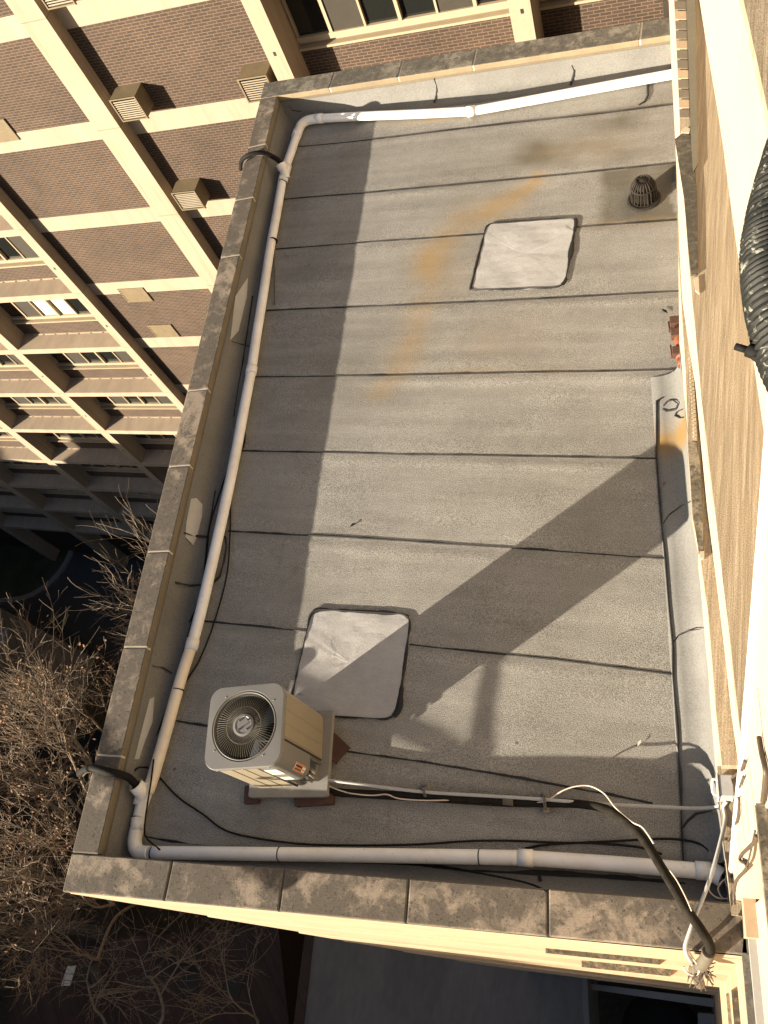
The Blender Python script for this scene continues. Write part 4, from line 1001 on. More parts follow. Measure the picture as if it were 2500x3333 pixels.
# ---- white plastic pipe run around the roof edge
pz = 0.075; pr = 0.052
pipe = thing('plastic_pipe', 'long white plastic pipe run along three sides of the roof', 'pipe', D(290, 1790, 0))
def smooth_path(P, n=6):
    out = []
    for i in range(len(P) - 1):
        p0, p1, p2, p3 = P[max(i - 1, 0)], P[i], P[i + 1], P[min(i + 2, len(P) - 1)]
        for k in range(n):
            t = k / n
            out.append(0.5 * ((2 * p1) + (p2 - p0) * t + (2 * p0 - 5 * p1 + 4 * p2 - p3) * t * t + (3 * p1 - p0 - 3 * p2 + p3) * t * t * t))
    out.append(P[-1]); return out
def run(name, pts, r=pr, m=None, n=20, parent=None, sm=True, z=None):
    P = [D(*p, pz if z is None else z) for p in pts]
    if sm and len(P) > 2: P = smooth_path(P)
    mb = MB(); mb.tube(P, r, n); return link(name, mb, m or M['pvc'], parent or pipe)
run('pipe_length', [(1470, 157), (1300, 188), (1150, 216), (1018, 240)])
run('pipe_length', [(1018, 240), (900, 246), (800, 250), (690, 256)])
run('pipe_elbow', [(692, 256), (668, 259), (652, 268), (644, 284), (641, 293)], pr * 1.1)
run('pipe_length', [(641, 292), (630, 325), (617, 362), (610, 392)])
run('pipe_length', [(610, 390), (596, 470), (583, 540), (568, 640), (555, 720), (543, 800)])
run('pipe_length', [(543, 800), (524, 900), (508, 985), (482, 1110), (455, 1230), (434, 1320), (415, 1392)])
run('pipe_length', [(415, 1392), (398, 1442), (380, 1503), (356, 1590), (330, 1680), (318, 1712)], m=M['pvcdirty'])
run('pipe_length', [(316, 1712), (305, 1745), (296, 1790), (294, 1805)])
run('pipe_elbow', [(296, 1788), (291, 1815), (294, 1834), (306, 1842), (322, 1843)], pr * 1.1)
run('pipe_length', [(320, 1842), (600, 1845), (900, 1849), (1132, 1853)])
run('pipe_length', [(1132, 1853), (1300, 1864), (1522, 1882)])
def collar(p, q, l=0.10, r=pr * 1.14):
    a, b = D(*p, pz), D(*q, pz); d = (b - a).normalized()
    mb = MB(); mb.tube([a - d * l / 2, a + d * l / 2], r, 20); return link('coupling', mb, M['pvc'], pipe)
for p, q in (((1018, 240), (1100, 226)), ((690, 256), (720, 254)), ((641, 290), (637, 302)), ((612, 385), (605, 420)), ((543, 800), (530, 870)), ((415, 1392), (425, 1350)), ((316, 1705), (320, 1695)), ((298, 1780), (299, 1765)), ((1136, 1853), (1180, 1856)), ((1520, 1881), (1480, 1878))):
    collar(p, q)
# wye branches turning up at the left edge, each with an open mouth
def wye(path, z0, z1):
    P = [D(*p, z0 + (z1 - z0) * i / (len(path) - 1)) for i, p in enumerate(path)]
    mb = MB(); mb.tube(smooth_path(P), pr * 1.05, 18, cap=False)
    d = (P[-1] - P[-2]).normalized(); mb.tube([P[-1] - d * .07, P[-1]], pr * 1.2, 18, cap=False); mb.tube([P[-1] - d * .07, P[-1]], pr * 1.05, 18, cap=False)
    s1 = d.orthogonal().normalized()
    o = link('wye_branch', mb, M['pvc'], pipe)
    mb = MB(); q = P[-1] - d * .03; mb.tube([q, q - d * .01], pr * 1.04, 18); link('dark_mouth', mb, M['rubber'], o)
    return P[-1], d
w1, d1 = wye([(617, 385), (613, 368), (606, 354)], pz, pz + .12)
collar((617, 368), (622, 350), 0.16, pr * 1.12)
w2, d2 = wye([(309, 1725), (304, 1708), (292, 1694)], pz, pz + .13)
collar((308, 1715), (312, 1700), 0.18, pr * 1.12)
w3, d3 = wye([(1522, 1882), (1545, 1887), (1562, 1897)], pz, pz + .03)
for p, q in (((330, 1843), (600, 1845)), ((604, 1845), (900, 1849)), ((1036, 1852), (1130, 1853)), ((590, 520), (583, 560)), ((385, 1490), (395, 1450)), ((300, 1765), (303, 1750)), ((610, 395), (600, 450))):
    a, b = D(*p, pz), D(*q, pz); d = (b - a).normalized(); mb = MB(); mb.tube([a - d * .004, a + d * .004], pr * 1.05, 20); link('cable_tie', mb, M['rubber'], pipe)

# ---- cables
def cable(name, pts, r, m, label, cat, z=None, n=8, group=None):
    P = [D(p[0], p[1], (p[2] if len(p) > 2 else (z if z is not None else 0.02))) for p in pts]
    P = smooth_path(P, 6); o0 = P[0]
    mb = MB(); mb.tube(P, r, n); o = link(name, mb, m, None, origin=(o0.x, o0.y, 0))
    return tag(o, label, cat, group)
cable('black_cable', [(520, 945), (528, 930), (527, 960), (512, 995), (499, 1060), (497, 1148), (490, 1241), (464, 1340), (432, 1423), (400, 1475), (375, 1525)], 0.008, M['rubber'], 'thin black cable lying right of the white pipe along the left edge', 'cable')
cable('black_cable', [(500, 990), (470, 1080, .05), (452, 1142, .04), (440, 1254, .03), (415, 1342), (385, 1450), (355, 1545), (320, 1630), (287, 1672)], 0.008, M['rubber'], 'thin black cable in the gutter left of the white pipe', 'cable')
cable('black_cable', [(288, 1668, .12), (300, 1658, .14), (322, 1660, .06), (345, 1680), (385, 1722), (440, 1760), (480, 1790), (530, 1806), (640, 1822), (760, 1826), (900, 1824), (1010, 1817), (1100, 1816), (1200, 1820), (1290, 1822), (1380, 1830), (1430, 1845)], 0.008, M['rubber'], 'thin black cable snaking across the roof in front of the condenser', 'cable')
cable('black_cable', [(1120, 1836), (1170, 1826), (1240, 1821), (1330, 1817), (1420, 1812), (1480, 1815), (1520, 1828), (1548, 1862, .06), (1558, 1885, .12), (1568, 1905, .1)], 0.008, M['rubber'], 'thin black cable curving into the open pipe end at right', 'cable')
cable('black_cable', [(760, 1862), (900, 1868), (1000, 1880, .05), (1130, 1905, .2), (1180, 1925, .385)], 0.007, M['rubber'], 'thin black cable behind the front pipe against the front parapet', 'cable')
cable('black_cable', [(332, 1640, .13), (326, 1690, .14), (318, 1740, .13), (312, 1790, .12), (318, 1812, .03), (345, 1835, .13)], 0.007, M['rubber'], 'thin black cable strapped on top of the corner pipe', 'cable')
def bundle(name, P, r, m, label, cat, n=10):
    P = smooth_path([Vector(p) for p in P], 6); mb = MB(); mb.tube(P, r, n)
    return tag(link(name, mb, m, None, origin=(P[0].x, P[0].y, 0)), label, cat)
bundle('black_hose', [w2 - d2 * .1, w2 + d2 * .05, D(270, 1676, .31), D(240, 1668, .42), D(205, 1660, .43), D(188, 1661, .30), D(176, 1668, .0), D(172, 1670, -.5)], 0.032, M['rubber'], 'thick black hose from the pipe mouth over the left coping beside the condenser', 'hose')
bundle('pale_cable', [D(262, 1684, .33), D(232, 1674, .41), D(205, 1667, .42), D(188, 1668, .3), D(180, 1676, 0)], 0.008, M['wiretan'], 'thin pale cable beside the thick black hose over the left coping', 'cable')
bundle('black_hose', [w1 - d1 * .1, w1 + d1 * .04, D(590, 338, .30), D(570, 330, .42), D(545, 332, .47), D(528, 340, .44), D(521, 350, .3), D(520, 365, -.1)], 0.026, M['rubber'], 'black hose looping over the left coping near the far corner', 'hose')
bundle('black_cable', [w1 + d1 * .0, D(592, 345, .22), D(572, 336, .38), D(548, 336, .41), D(530, 348, .38), D(525, 362, .25)], 0.008, M['wiretan'], 'thin cable under the black hose near the far corner', 'cable')

# ---- line set from the condenser to the right wall
zt_ = 0.075
bundle('metal_conduit', [AF(.20, -.24, .22), D(668, 1682, .14), D(700, 1684, .11), D(800, 1697, .10), D(920, 1711, .095), D(1050, 1719, .09), D(1180, 1727, .085), D(1300, 1737, .085), D(1410, 1742, .085), D(1500, 1746, .09), D(1545, 1743, .12), D(1556, 1737, .22), D(1560, 1730, .33)], 0.0125, M['conduit'], 'grey electrical conduit from the condenser to the wall switch box', 'conduit')
bundle('insulated_pipe', [AF(.19, -.2, .2), D(672, 1688, .09), D(705, 1704, .06), D(740, 1712, .055), D(830, 1716, .05), D(925, 1720, .05), D(1085, 1729, .05), D(1200, 1733, .05), D(1262, 1738, .09), D(1310, 1748, .17), D(1350, 1772, .25), D(1390, 1812, .34), D(1440, 1892, .45), D(1482, 1962, .52), D(1512, 2005, .53), D(1530, 2035, .50), D(1534, 2052, .46), D(1528, 2068, .38)], 0.030, M['insul'], 'thick black insulated pipe rising from the roof over the front coping', 'pipe', 12)
bundle('wrapped_pipe', [D(1531, 2056, .46), D(1526, 2070, .37), D(1514, 2085, .22), D(1503, 2094, .05), D(1500, 2098, -.15), D(1506, 2112, -.5), D(1512, 2125, -1.2)], 0.038, M['tape'], 'grey tape wrapped pipe end bending down over the front cornice', 'pipe', 12)
bundle('white_wire', [D(705, 1696, .09), D(750, 1712, .08), D(800, 1718, .08), D(835, 1716, .09), D(862, 1725, .08), D(920, 1729, .09), D(1000, 1728, .05), D(1080, 1734, .05), D(1160, 1733, .07), D(1185, 1727, .09), D(1215, 1708, .12), D(1245, 1698, .13), D(1275, 1698, .13), D(1305, 1714, .16), D(1330, 1745, .22), D(1365, 1775, .30), D(1385, 1785, .36), D(1398, 1800, .40), D(1412, 1822, .43)], 0.0055, M['wire'], 'thin white wire looping over the insulated pipe and conduit', 'wire', 6)
bundle('white_wire', [D(1447, 1880, .50), D(1464, 1905, .53), D(1482, 1940, .55), D(1494, 1968, .56)], 0.004, M['wire'], 'short length of thin wire lying along the insulated pipe over the coping', 'wire', 6)
bundle('thin_pipe', [AF(.2, -.22, .19), D(690, 1700, .05), D(720, 1716, .05), D(800, 1722, .045), D(925, 1729, .045), D(1085, 1739, .045), D(1250, 1742, .045), D(1300, 1748, .05)], 0.011, M['rubber'], 'thin dark copper line beside the insulated pipe', 'pipe', 8)
def stand(px, py, qx, qy, lab):
    a, b = D(px, py, 0), D(qx, qy, 0); d = (b - a).normalized(); s = Vector((-d.y, d.x, 0)); L = (b - a).length
    t = thing('pipe_support', lab, 'pipe support', (a + b) / 2, 'strapped pipe supports')
    mb = MB(); mb.box((0, -.022, .006), (L, .022, .045), fr=lambda p, q, z: a + d * p + s * q + Vector((0, 0, z))); link('base_bar', mb, M['pad'], t, bevel=0.003, fixn=True)
    mb = MB()
    P = [(0.02, .047), (0.05, .10), (L * .35, .115), (L * .65, .115), (L - .05, .10), (L - .015, .047)]
    A = [a + d * p + s * .011 + Vector((0, 0, z)) for p, z in P]; B = [a + d * p - s * .011 + Vector((0, 0, z)) for p, z in P]
    mb.loft(A, B); mb.loft([p + Vector((0, 0, .002)) for p in B], [p + Vector((0, 0, .002)) for p in A]); mb.k = 1
    for i in range(9):
        f = (i + .5) / 9; j = min(4, int(f * 5)); g_ = f * 5 - j; p = P[j][0] + (P[j + 1][0] - P[j][0]) * g_; z = P[j][1] + (P[j + 1][1] - P[j][1]) * g_ + .0035
        c = a + d * p + Vector((0, 0, z)); mb.add([c + d * .004 + s * .004, c - d * .004 + s * .004, c - d * .004 - s * .004, c + d * .004 - s * .004], [(0, 1, 2, 3)])
    link('strap', mb, [M['steel'], M['print']], t)
stand(922, 1691, 926, 1735, 'strapped pipe support nearer the condenser')
stand(1181, 1711, 1181, 1757, 'strapped pipe support nearer the right wall')
mb = MB(); a = D(1088, 1728, .05); b = D(1110, 1731, .05); mb.tube([a + Vector((0, 0, .01)), b + Vector((0, 0, .01))], 0.036, 10); tag(link('tape_wrap', mb, M['tape'], None, origin=(a.x, a.y, .05)), 'grey tape wrapped round the insulated pipe between the two supports', 'tape')
# ---- switch box on the right wall
bx = thing('switch_box', 'grey electrical switch box fixed on the right wall above the flashing', 'switch box', UV(0.225, 1.10, 0.42))
q0 = F(2100 + 975 * .2411, 2400 + 495 * .2411, .62); q1 = F(2100 + 1140 * .2411, 2400 + 800 * .2411, .62)
bu0, bu1 = q0.dot(UU), q1.dot(UU); bv1, bv0 = q0.dot(VV), q1.dot(VV)
mb = MB(); mb.box((bu0 + .004, bv0, .42), (bu1 + .03, bv1, .62), fr=UV); link('housing', mb, M['conduit'], bx, bevel=0.006, fixn=True)
mb = MB(); mb.box((bu0 - .006, bv0 - .006, .43), (bu0 + .003, bv1 + .006, .625), fr=UV); link('door', mb, M['conduit'], bx, bevel=0.003, fixn=True)
mb = MB(); mb.tube(smooth_path([UV(bu0 - .006, bv1 - .03, .60), UV(bu0 - .03, bv1 - .035, .60), UV(bu0 - .034, bv0 + .03, .58), UV(bu0 - .008, bv0 + .012, .57)]), 0.008, 8); link('handle', mb, M['whitewood'], bx)
bundle('metal_conduit', [UV(bu0 + .05, bv0 - .002, .46), D(1563, 1742, .42), D(1567, 1765, .42), D(1563, 1790, .44), D(1548, 1850, .48), D(1530, 1910, .50), D(1500, 1985, .50), D(1484, 2030, .48), D(1480, 2048, .46), D(1484, 2062, .40), D(1494, 2078, .22), D(1500, 2090, .0)], 0.0125, M['conduit'], 'grey conduit slanting from the switch box down across the front coping', 'conduit')
mb = MB(); a = D(1479, 2062, .44); P = smooth_path([D(1486, 2050, .42), D(1497, 2070, .30), D(1510, 2090, .25), D(1507, 2104, .2), D(1494, 2106, .2), D(1482, 2098, .22), D(1478, 2088, .26)]); mb.tube(P, 0.006, 6)
tag(link('white_wire', mb, M['wire'], None, origin=tuple(P[0])), 'loop of white wire hanging at the taped pipe end', 'wire')
mb = MB()                                    # frayed roots and stalks at the pipe end
for k in range(26):
    p = D(1505 + rnd.uniform(-6, 14), 2094 + rnd.uniform(-8, 10), 0.12 + rnd.uniform(-.1, .1)); d = Vector((rnd.uniform(-.6, 1), rnd.uniform(-1, .2), rnd.uniform(-.5, .4))).normalized()
    mb.tube([p, p + d * .04 + Vector((rnd.uniform(-.02, .02), rnd.uniform(-.02, .02), 0)), p + d * rnd.uniform(.06, .13)], 0.0035, 4)
o = link('dry_weed', mb, M['wiretan'], None, origin=tuple(D(1510, 2100, .1))); tag(o, 'dry tangle of weeds at the taped pipe end on the cornice', 'weed')
# ---- wires down the pier
def wires(P, r, lab, m=None): 
    o = bundle('wall_wire', P, r, m or M['wiretan'], lab, 'wire', 6); return o
uw = 0.288
def rw(*pts): return [WU(1800 / S + x * .4219 / S, 2400 / S + y * .4219 / S) for x, y in pts]
wires(rw((1480, 180), (1450, 260), (1395, 300), (1385, 330), (1420, 420), (1435, 500), (1420, 640), (1370, 720), (1310, 790), (1305, 840), (1340, 900), (1370, 1000), (1375, 1100)), 0.007, 'brown wire kinking down the pier beside the white trim', )
wires(rw((1470, 300), (1430, 420), (1415, 560), (1395, 690), (1350, 800), (1325, 860), (1330, 960), (1345, 1080), (1360, 1190)), 0.005, 'tan wire hanging down the wall edge beside the brown wire')
wires(rw((1590, 0), (1610, 120), (1640, 260), (1630, 420), (1620, 500)), 0.010, 'thick brown wire at the top of the pier left of the mossy sill')
wires(rw((1570, 760), (1560, 800), (1500, 860), (1450, 910), (1445, 950), (1490, 980), (1480, 1030), (1410, 1110), (1395, 1200), (1400, 1290)), 0.008, 'brown wire looping below the mossy sill corner')
wires(rw((1560, 720), (1530, 860), (1500, 980), (1470, 1030)), 0.004, 'thin straight wire above the loop below the mossy sill')
for lab, pts in (('pale wire drooping left from the open pipe end', ((1345, 1080), (1290, 1130), (1275, 1180), (1310, 1240), (1370, 1245), (1400, 1215))), ('pale wire curling up from the open pipe end', ((1340, 1060), (1330, 1110), (1350, 1160), (1400, 1190), (1430, 1170))), ('pale wire spread towards the wall from the open pipe end', ((1345, 1090), (1380, 1130), (1410, 1150), (1445, 1190))), ('pale wire drooping in a wide loop under the open pipe end', ((1200, 1150), (1210, 1190), (1260, 1235), (1330, 1245), (1395, 1230)))):
    P = [D(1800 / S + x * .4219 / S, 2400 / S + y * .4219 / S, 0.22) for x, y in pts]; bundle('pale_wire', P, 0.005, M['wire'], lab, 'wire', 6)

# ---- roof drain with its cast iron dome
dr = thing('roof_drain', 'domed cast iron roof drain strainer near the right wall', 'drain', drainc)
mb = MB(); mb.lathe([(0.165, 0.0), (0.16, 0.012), (0.132, 0.020), (0.125, 0.006), (0.125, -0.03), (0, -0.03)], drainc, 32); link('clamp_ring', mb, M['iron'], dr)
mb = MB()
def dome(z): return 0.122 * sqrt(max(0.0, 1 - (max(0.0, z - 0.06) / 0.20) ** 2.4))
zl = [0.0, 0.03, 0.06, 0.10, 0.14, 0.17, 0.20, 0.22, 0.238]
for k in range(22):
    a = 2 * pi * k / 22; mb.tube([drainc + Vector((dome(z) * cos(a), dome(z) * sin(a), z + .012)) for z in zl], 0.0085, 5)
for z in (0.0, 0.15): mb.tube([drainc + Vector((dome(z) * cos(2 * pi * k / 32), dome(z) * sin(2 * pi * k / 32), z + .014)) for k in range(33)], 0.010, 6, cap=False)
mb.lathe([(0.062, 0.228), (0.05, 0.244), (0.0, 0.252)], drainc, 20)
mb.lathe([(0.098, 0.0), (0.096, 0.12), (0.06, 0.20), (0, 0.215)], drainc, 20)
link('strainer_dome', mb, M['iron'], dr)

# ---- rust red bracket at the wall foot
rb = thing('rusty_bracket', 'rust red iron pipe bracket against the right wall', 'bracket', F(2212, 1110, 0.0))
ra_, rz_ = F(2208, 1036, .30), F(2221, 1176, .30)
dd = (rz_ - ra_).normalized(); ss = Vector((-dd.y, dd.x, 0))
mb = MB(); mb.tube([ra_ + dd * .1 - ss * .0, rz_ - dd * .02 - ss * .0], 0.05, 14); mb.tube([rz_ - dd * .02, rz_ + dd * .05], 0.04, 14); link('pipe_stub', mb, M['rustred'], rb)
for f in (0.02, 0.30, 0.72):
    L_ = (rz_ - ra_).length; c0 = ra_ + dd * (L_ * f)
    mb = MB(); mb.box((0, -0.075, -0.012), (.085, .10, .055), fr=lambda p, q, z: c0 + dd * p + ss * q + Vector((0, 0, z))); link('clamp', mb, M['rustbrown'], rb, bevel=0.006, fixn=True)
for f, g_ in ((0.05, .3), (0.6, .9)):
    a = ra_ + dd * ((rz_ - ra_).length * f) - ss * .082; b = ra_ + dd * ((rz_ - ra_).length * g_) - ss * .082
    mb = MB(); mb.tube([a, b], 0.008, 6); link('rod', mb, M['rustbrown'], rb)
mb = MB(); c0 = ra_; mb.box((.0, .0, -.34), (.05, .05, .0), fr=lambda p, q, z: c0 + dd * (p + .2) + ss * q + Vector((0, 0, z + .02))); link('foot', mb, M['rustbrown'], rb, fixn=True)

# ---- black corrugated hose close to the window, with its cable tie
hs = thing('corrugated_hose', 'black corrugated drain hose hanging beside the upper wall', 'hose', WU(1650, 560, 0.25))
hp = smooth_path([D(x, y, 4.9) for x, y in ((1790, 150), (1752, 240), (1718, 330), (1693, 420), (1676, 500), (1672, 560), (1677, 620), (1692, 700), (1718, 780), (1752, 850), (1790, 920))], 40)
rad = [0.064 + 0.0045 * (1 if (i % 7) < 4 else -1) + .001 * sin(i) for i in range(len(hp))]
mb = MB(); mb.tube(hp, rad, 20, cap=False)
def hosemat():
    m, t, b = newmat('scuffed black plastic hose'); v = coords(t); n = noise_(t, v, 34, 5, 0.7, 0.6)
    t.links.new(ramp(t, n, [(0.56, (0.010, 0.011, 0.010)), (0.64, (0.20, 0.20, 0.17))]), b.inputs['Base Color']); b.inputs['Roughness'].default_value = 0.6; b.inputs['Specular IOR Level'].default_value = 0.25; return m
M['hose'] = hosemat()
link('hose_body', mb, M['hose'], hs)
WH = lambda x, y, k=0: D(x, y, 4.9); mb = MB(); q = WH(1655, 760); e1 = WH(1588, 748); e2 = WH(1615, 756)
mb.tube([e1, e2], 0.0075, 6); mb.tube([e2, WH(1630, 762, .24), q], 0.014, 8); mb.tube(smooth_path([WH(1628, 770, .24), WH(1650, 785, .235), WH(1680, 800, .24), WH(1700, 815, .25)]), 0.007, 6); link('cable_tie', mb, M['rubber'], hs)
mb = MB(); mb.tube([WH(1608, 633, .24), WH(1625, 640, .245)], 0.009, 8); link('tie_head', mb, M['rubber'], hs)

# ---- litter on the roof
def litter(px, py, l, rz, m, name, lab, cat, fz=None):
    c = fz if fz else D(px, py, 0.014); mb = MB(); e = Vector((cos(rz), sin(rz), 0)); s = Vector((-e.y, e.x, 0))
    mb.add([c - e * l, c + s * l * .35 + Vector((0, 0, .012)), c + e * l, c - s * l * .3 + Vector((0, 0, .008))], [(0, 1, 2, 3)], True)
    tag(link(name, mb, m, None, origin=(c.x, c.y, 0.01)), lab, cat)
litter(0, 0, .028, 1.2, M['leaf'], 'dry_leaf', 'small orange dry leaf on the right flashing', 'leaf', onflash(1436, 1046) + Vector((0, 0, .004)))
litter(1165, 672, .045, 2.4, M['rubber'], 'twig', 'dark twig on the roof near the rust red bracket', 'twig', D(1167 * 0 + 1436, 672, .012))
litter(763, 1134, .04, .6, M['rubber'], 'twig', 'dark twig lying on the middle of the roof', 'twig')
litter(1381, 1605, .03, 1.2, M['sticker'], 'paper_scrap', 'tiny white scrap on the roof near the switch box', 'scrap')

# ================================================================== TREES
def grow(mbT, mbC, mbL, p, d, L, r, depth, maxd, rg, leafp, spread=0.68, up=0.045):
    n = 4 if depth < 2 else 3; P = [p.copy()]; rs = [r]; dd = d.copy(); kids = []
    for i in range(n):
        dd = (dd + Vector((rg.uniform(-1, 1), rg.uniform(-1, 1), rg.uniform(-1, 1))) * 0.23 + Vector((0, 0, up))).normalized()
        P.append(P[-1] + dd * (L / n)); rs.append(r * (1 - 0.38 * (i + 1) / n))
        if depth < maxd and i >= 1 - (depth > 0): kids.append((P[-1].copy(), dd.copy(), rs[-1]))
    (mbT if depth < 2 else mbC).tube(P, rs, 6 if depth < 2 else (4 if depth < 4 else 3), cap=False)
    if depth >= maxd:
        if mbL is not None and rg.random() < leafp:
            for _ in range(rg.randint(2, 6)):
                c = P[-1] + Vector((rg.uniform(-.12, .12), rg.uniform(-.12, .12), rg.uniform(-.12, .12))); e = Vector((rg.uniform(-1, 1), rg.uniform(-1, 1), rg.uniform(-1, 1))).normalized(); s = e.orthogonal().normalized() * 0.022; e *= 0.04
                mbL.add([c - e, c + s, c + e, c - s], [(0, 1, 2, 3)])
        return
    for q, dq, rq in kids:
        for _ in range(0 if rg.random() < 0.36 and depth > 1 else 1):
            ax = dq.orthogonal().normalized(); ax.rotate(Matrix.Rotation(rg.uniform(0, 2 * pi), 3, dq))
            nd_ = (dq * cos(spread) + ax * sin(spread) * rg.uniform(.8, 1.4)).normalized()
            grow(mbT, mbC, mbL, q, nd_, L * rg.uniform(.45, .85), max(0.0055, rq * rg.uniform(.5, .68)), depth + 1, maxd, rg, leafp, spread, up)
    grow(mbT, mbC, mbL, P[-1], dd, L * rg.uniform(.6, .8), max(0.006, rs[-1] * .8), depth + 1, maxd, rg, leafp, spread, up)
def tree(base, boughs, seed, label, twig, leafp, maxd=5, extra=None, top=-14):
    rg = random.Random(seed); t = thing('bare_tree', label, 'tree', base)
    T, Cc, Lf = MB(), MB(), MB()
    tp = Vector((base[0] + .5, base[1] + .4, top))
    T.tube(smooth_path([Vector(base), Vector((base[0] - .3, base[1], base[2] + 8)), Vector((base[0] + .2, base[1] + .3, (base[2] + top) / 2 + 3)), tp]), [0.26 - 0.14 * i / 18 for i in range(19)], 10)
    for b, L, r in boughs:
        b = Vector(b); st = Vector((base[0] + .35, base[1] + .3, max(base[2] + 5, min(top, b.z - 5)))); d = (b - st)
        T.tube(smooth_path([st, st + d * .4 + Vector((0, 0, .8)), b]), [r * 1.7 - r * .7 * i / 12 for i in range(13)], 7)
        grow(T, Cc, Lf, b, (d.normalized() + Vector((0, 0, .5))).normalized(), L, r, 0, maxd, rg, leafp)
    if extra: extra(T)
    link('trunk', T, M['bark'], t); cr = link('crown', Cc, twig, t)
    if Lf.v: link('dry_leaves', Lf, M['leaf'], t)
    return t
# unseen bent limb on the tall tree, added to cast the curved roof shadow
def sunpt(px, py, dist): return D(px, py, 0) - LD * dist
def shadow_bough(T):
    pts = [(620, 1440), (740, 1500), (830, 1552), (880, 1572), (930, 1592), (985, 1625), (1042, 1645), (1043, 1590), (1048, 1535), (1060, 1460), (1078, 1395), (1105, 1362), (1150, 1340)]
    P = [sunpt(x, y, (7.5, 6.4, 5.6, 5.0, 4.7)[i] if i < 5 else 4.5) for i, (x, y) in enumerate(pts)]
    T.tube(smooth_path(P), [0.034 - .008 * i / (6 * 12) for i in range(6 * 12 + 1)], 9)
    P3 = [P[4], sunpt(905, 1545, 4.4), sunpt(950, 1500, 4.4), sunpt(1010, 1462, 4.4), sunpt(1055, 1440, 4.4)]; T.tube(smooth_path(P3), 0.004, 6)
    P0 = [Vector((-14.0, -1.2, -14.3)), Vector((-13.7, -1.2, -9)), Vector((-12.8, -1.1, -4)), Vector((-12.4, -1.2, 0.2)), P[0] + Vector((-1.4, .2, .0)), P[0]]; T.tube(smooth_path(P0), [0.055 - .03 * i / 30 for i in range(31)], 9)
tree((-14.5, -1.6, GZ), [((-11.4, 0.6, -8.6), 1.5, .03), ((-12.6, 1.2, -9.8), 1.6, .035), ((-11.0, -0.3, -8.6), 1.4, .03), ((-14.0, 0.2, -11.2), 1.7, .035), ((-11.2, -1.3, -10.2), 1.5, .03), ((-14.6, 1.6, -12.2), 1.7, .035), ((-12.0, -2.5, -11.4), 1.6, .03), ((-13.6, 0.9, -11.0), 1.6, .03), ((-12.0, 1.6, -9.6), 1.4, .03), ((-15.6, 0.6, -13.2), 1.8, .04), ((-13.4, -1.6, -11.8), 1.6, .03)], 3,
     'large bare tree with reddish twigs beside the left parapet', M['twig'], .07, 5, shadow_bough, -14)
tree((-18.5, 8.2, GZ), [((-12.9, 5.9, -12.0), 1.6, .028), ((-13.3, 5.1, -12.4), 1.6, .028), ((-12.9, 6.8, -12.0), 1.6, .028), ((-13.9, 5.6, -13.2), 1.5, .028), ((-12.5, 4.8, -11.8), 1.4, .025), ((-13.5, 6.5, -12.8), 1.5, .025), ((-14.2, 4.7, -13.6), 1.4, .025)], 11,
     'bare grey tree between the left parapet and the brick block', M['twigpale'], 0.0, 4, None, -18)
tree((-14.5, -8.5, GZ), [((-11.5, -3.6, -14), 2.0, .04), ((-9.5, -3.4, -15), 1.8, .035), ((-13.5, -4.4, -15), 2.0, .04)], 23,
     'thin bare tree in the shade below the front corner', M['twig'], .1, 4, None, -19)

# ================================================================== NEIGHBOURING BUILDINGS IN SHADE
hz_ = -21.0
ho = thing('brick_house', 'dark brick house with sash windows below the front corner', 'house', (-20, -8, GZ))
hx = [F(x * .6028, 2400 + y * .6028, -25) for x, y in ((150, 1130), (1500, 1010), (1560, 1548), (0, 1700))]
mb = MB(); mb.prism([(p.x, p.y) for p in hx], GZ, -25.0); link('wall', mb, M['brickhouse'], ho, fixn=True)
def hwin(q, m, zt=-24.97):
    m = M['screen'] if m is M['glass'] else m; P = [F(x * .6028, 2400 + y * .6028, zt) for x, y in q]
    mb = MB(); mb.prism([(p.x, p.y) for p in P], zt - .02, zt); o = link('skylight', mb, M['dirt'], ho, fixn=True)
    c = sum(P, Vector()) / 4; I = [c + (p - c) * .84 for p in P]
    mb = MB(); mb.prism([(p.x, p.y) for p in I], zt + .001, zt + .02); link('pane', mb, m, o, fixn=True)
hwin(((365, 1225), (420, 1222), (380, 1352), (322, 1352)), M['blind']); hwin(((425, 1222), (490, 1218), (445, 1350), (388, 1352)), M['glass'])
hwin(((790, 1262), (850, 1260), (815, 1370), (755, 1365)), M['glass']); hwin(((985, 1262), (1100, 1265), (1065, 1405), (945, 1400)), M['glass']); hwin(((1235, 1265), (1325, 1270), (1285, 1400), (1200, 1395)), M['glass'])
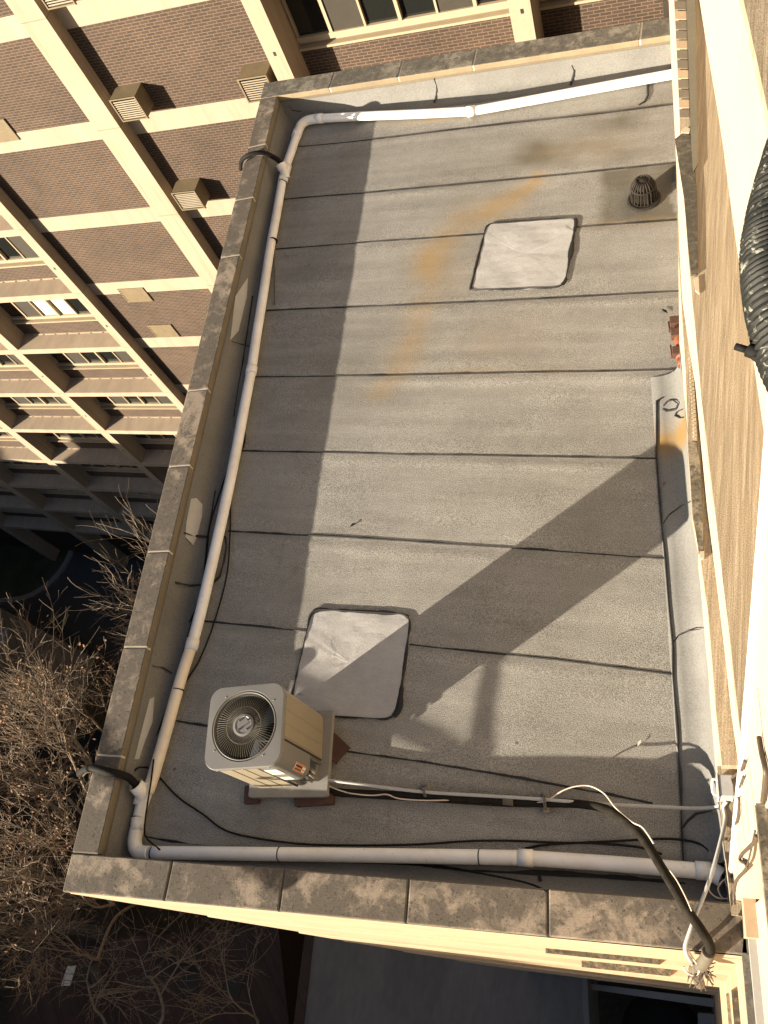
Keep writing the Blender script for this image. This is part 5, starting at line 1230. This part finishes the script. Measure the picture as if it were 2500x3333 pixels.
for k, (a, b) in enumerate((((0, 965), (560, 1060)), ((860, 1140), (1060, 1180)), ((500, 1230), (545, 1370)))):
    A, B = F(a[0] * .6028, 2400 + a[1] * .6028, -24.6), F(b[0] * .6028, 2400 + b[1] * .6028, -24.6); d = (B - A).normalized(); s = Vector((-d.y, d.x, 0)) * .22
    mb = MB(); mb.prism([(p.x, p.y) for p in (A + s, B + s, B - s, A - s)], -25, -24.6); link('roof_edge', mb, M['dirt'], ho, fixn=True)
gar = thing('brick_shed', 'low brown brick building beside the drive at the left', 'shed', (-37, 6, GZ))
q = [D(x, y, -29.5) for x, y in ((-80, 1270), (60, 1345), (200, 1420), (170, 1560), (-80, 1480))]
mb = MB(); mb.prism([(p.x, p.y) for p in q], GZ, -29.5); link('wall', mb, brick('brown shed brick', (0.16, 0.11, 0.06), (0.12, 0.085, 0.05), (0.06, 0.045, 0.03), 0.6, 0.2, 0.03), gar, fixn=True)
q = [D(x, y, -29.45) for x, y in ((-40, 1338), (24, 1362), (10, 1395), (-40, 1390))]
mb = MB(); mb.prism([(p.x, p.y) for p in q], -29.5, -29.2); link('roof_hatch', mb, M['kerb'], gar, fixn=True)
# unseen blocks added on the sunward side to keep the lower storeys in shade
def sunblock(name, s0, s1, al0, al1, z1, lab):
    e = Vector((cos(SUN_AZ), sin(SUN_AZ), 0)); pq = Vector((sin(SUN_AZ), -cos(SUN_AZ), 0))
    c = e * ((al0 + al1) / 2) + pq * ((s0 + s1) / 2)
    t = thing(name, lab, 'building', (c.x, c.y, GZ))
    P = [pq * s0 + e * al0, pq * s1 + e * al0, pq * s1 + e * al1, pq * s0 + e * al1]
    mb = MB(); mb.prism([(p.x, p.y) for p in P], GZ, z1); link('wall', mb, M['brickhouse'], t, fixn=True)
    mb = MB(); mb.prism([(p.x + 0, p.y) for p in [c + (p - c) * 1.01 for p in P]], z1, z1 + .25); link('roof', mb, M['render'], t, fixn=True)
sunblock('shade_block_front', -5.0, 26, -48, -31, 0.62, 'unseen tall brick block added sunward to shade the lower front wall')
sunblock('shade_block_trees', -14, -5.0, -48, -31, -3.3, 'unseen square brick block added sunward to shade the lower trees')
sunblock('shade_block_facade', -30, -14.0, -48, -31, -13.2, 'unseen long brick block added sunward to shade the lower facade')
sunblock('shade_block_far', -75, -30.0, -52, -31, -16.2, 'unseen low brick block added sunward to shade the far facade')
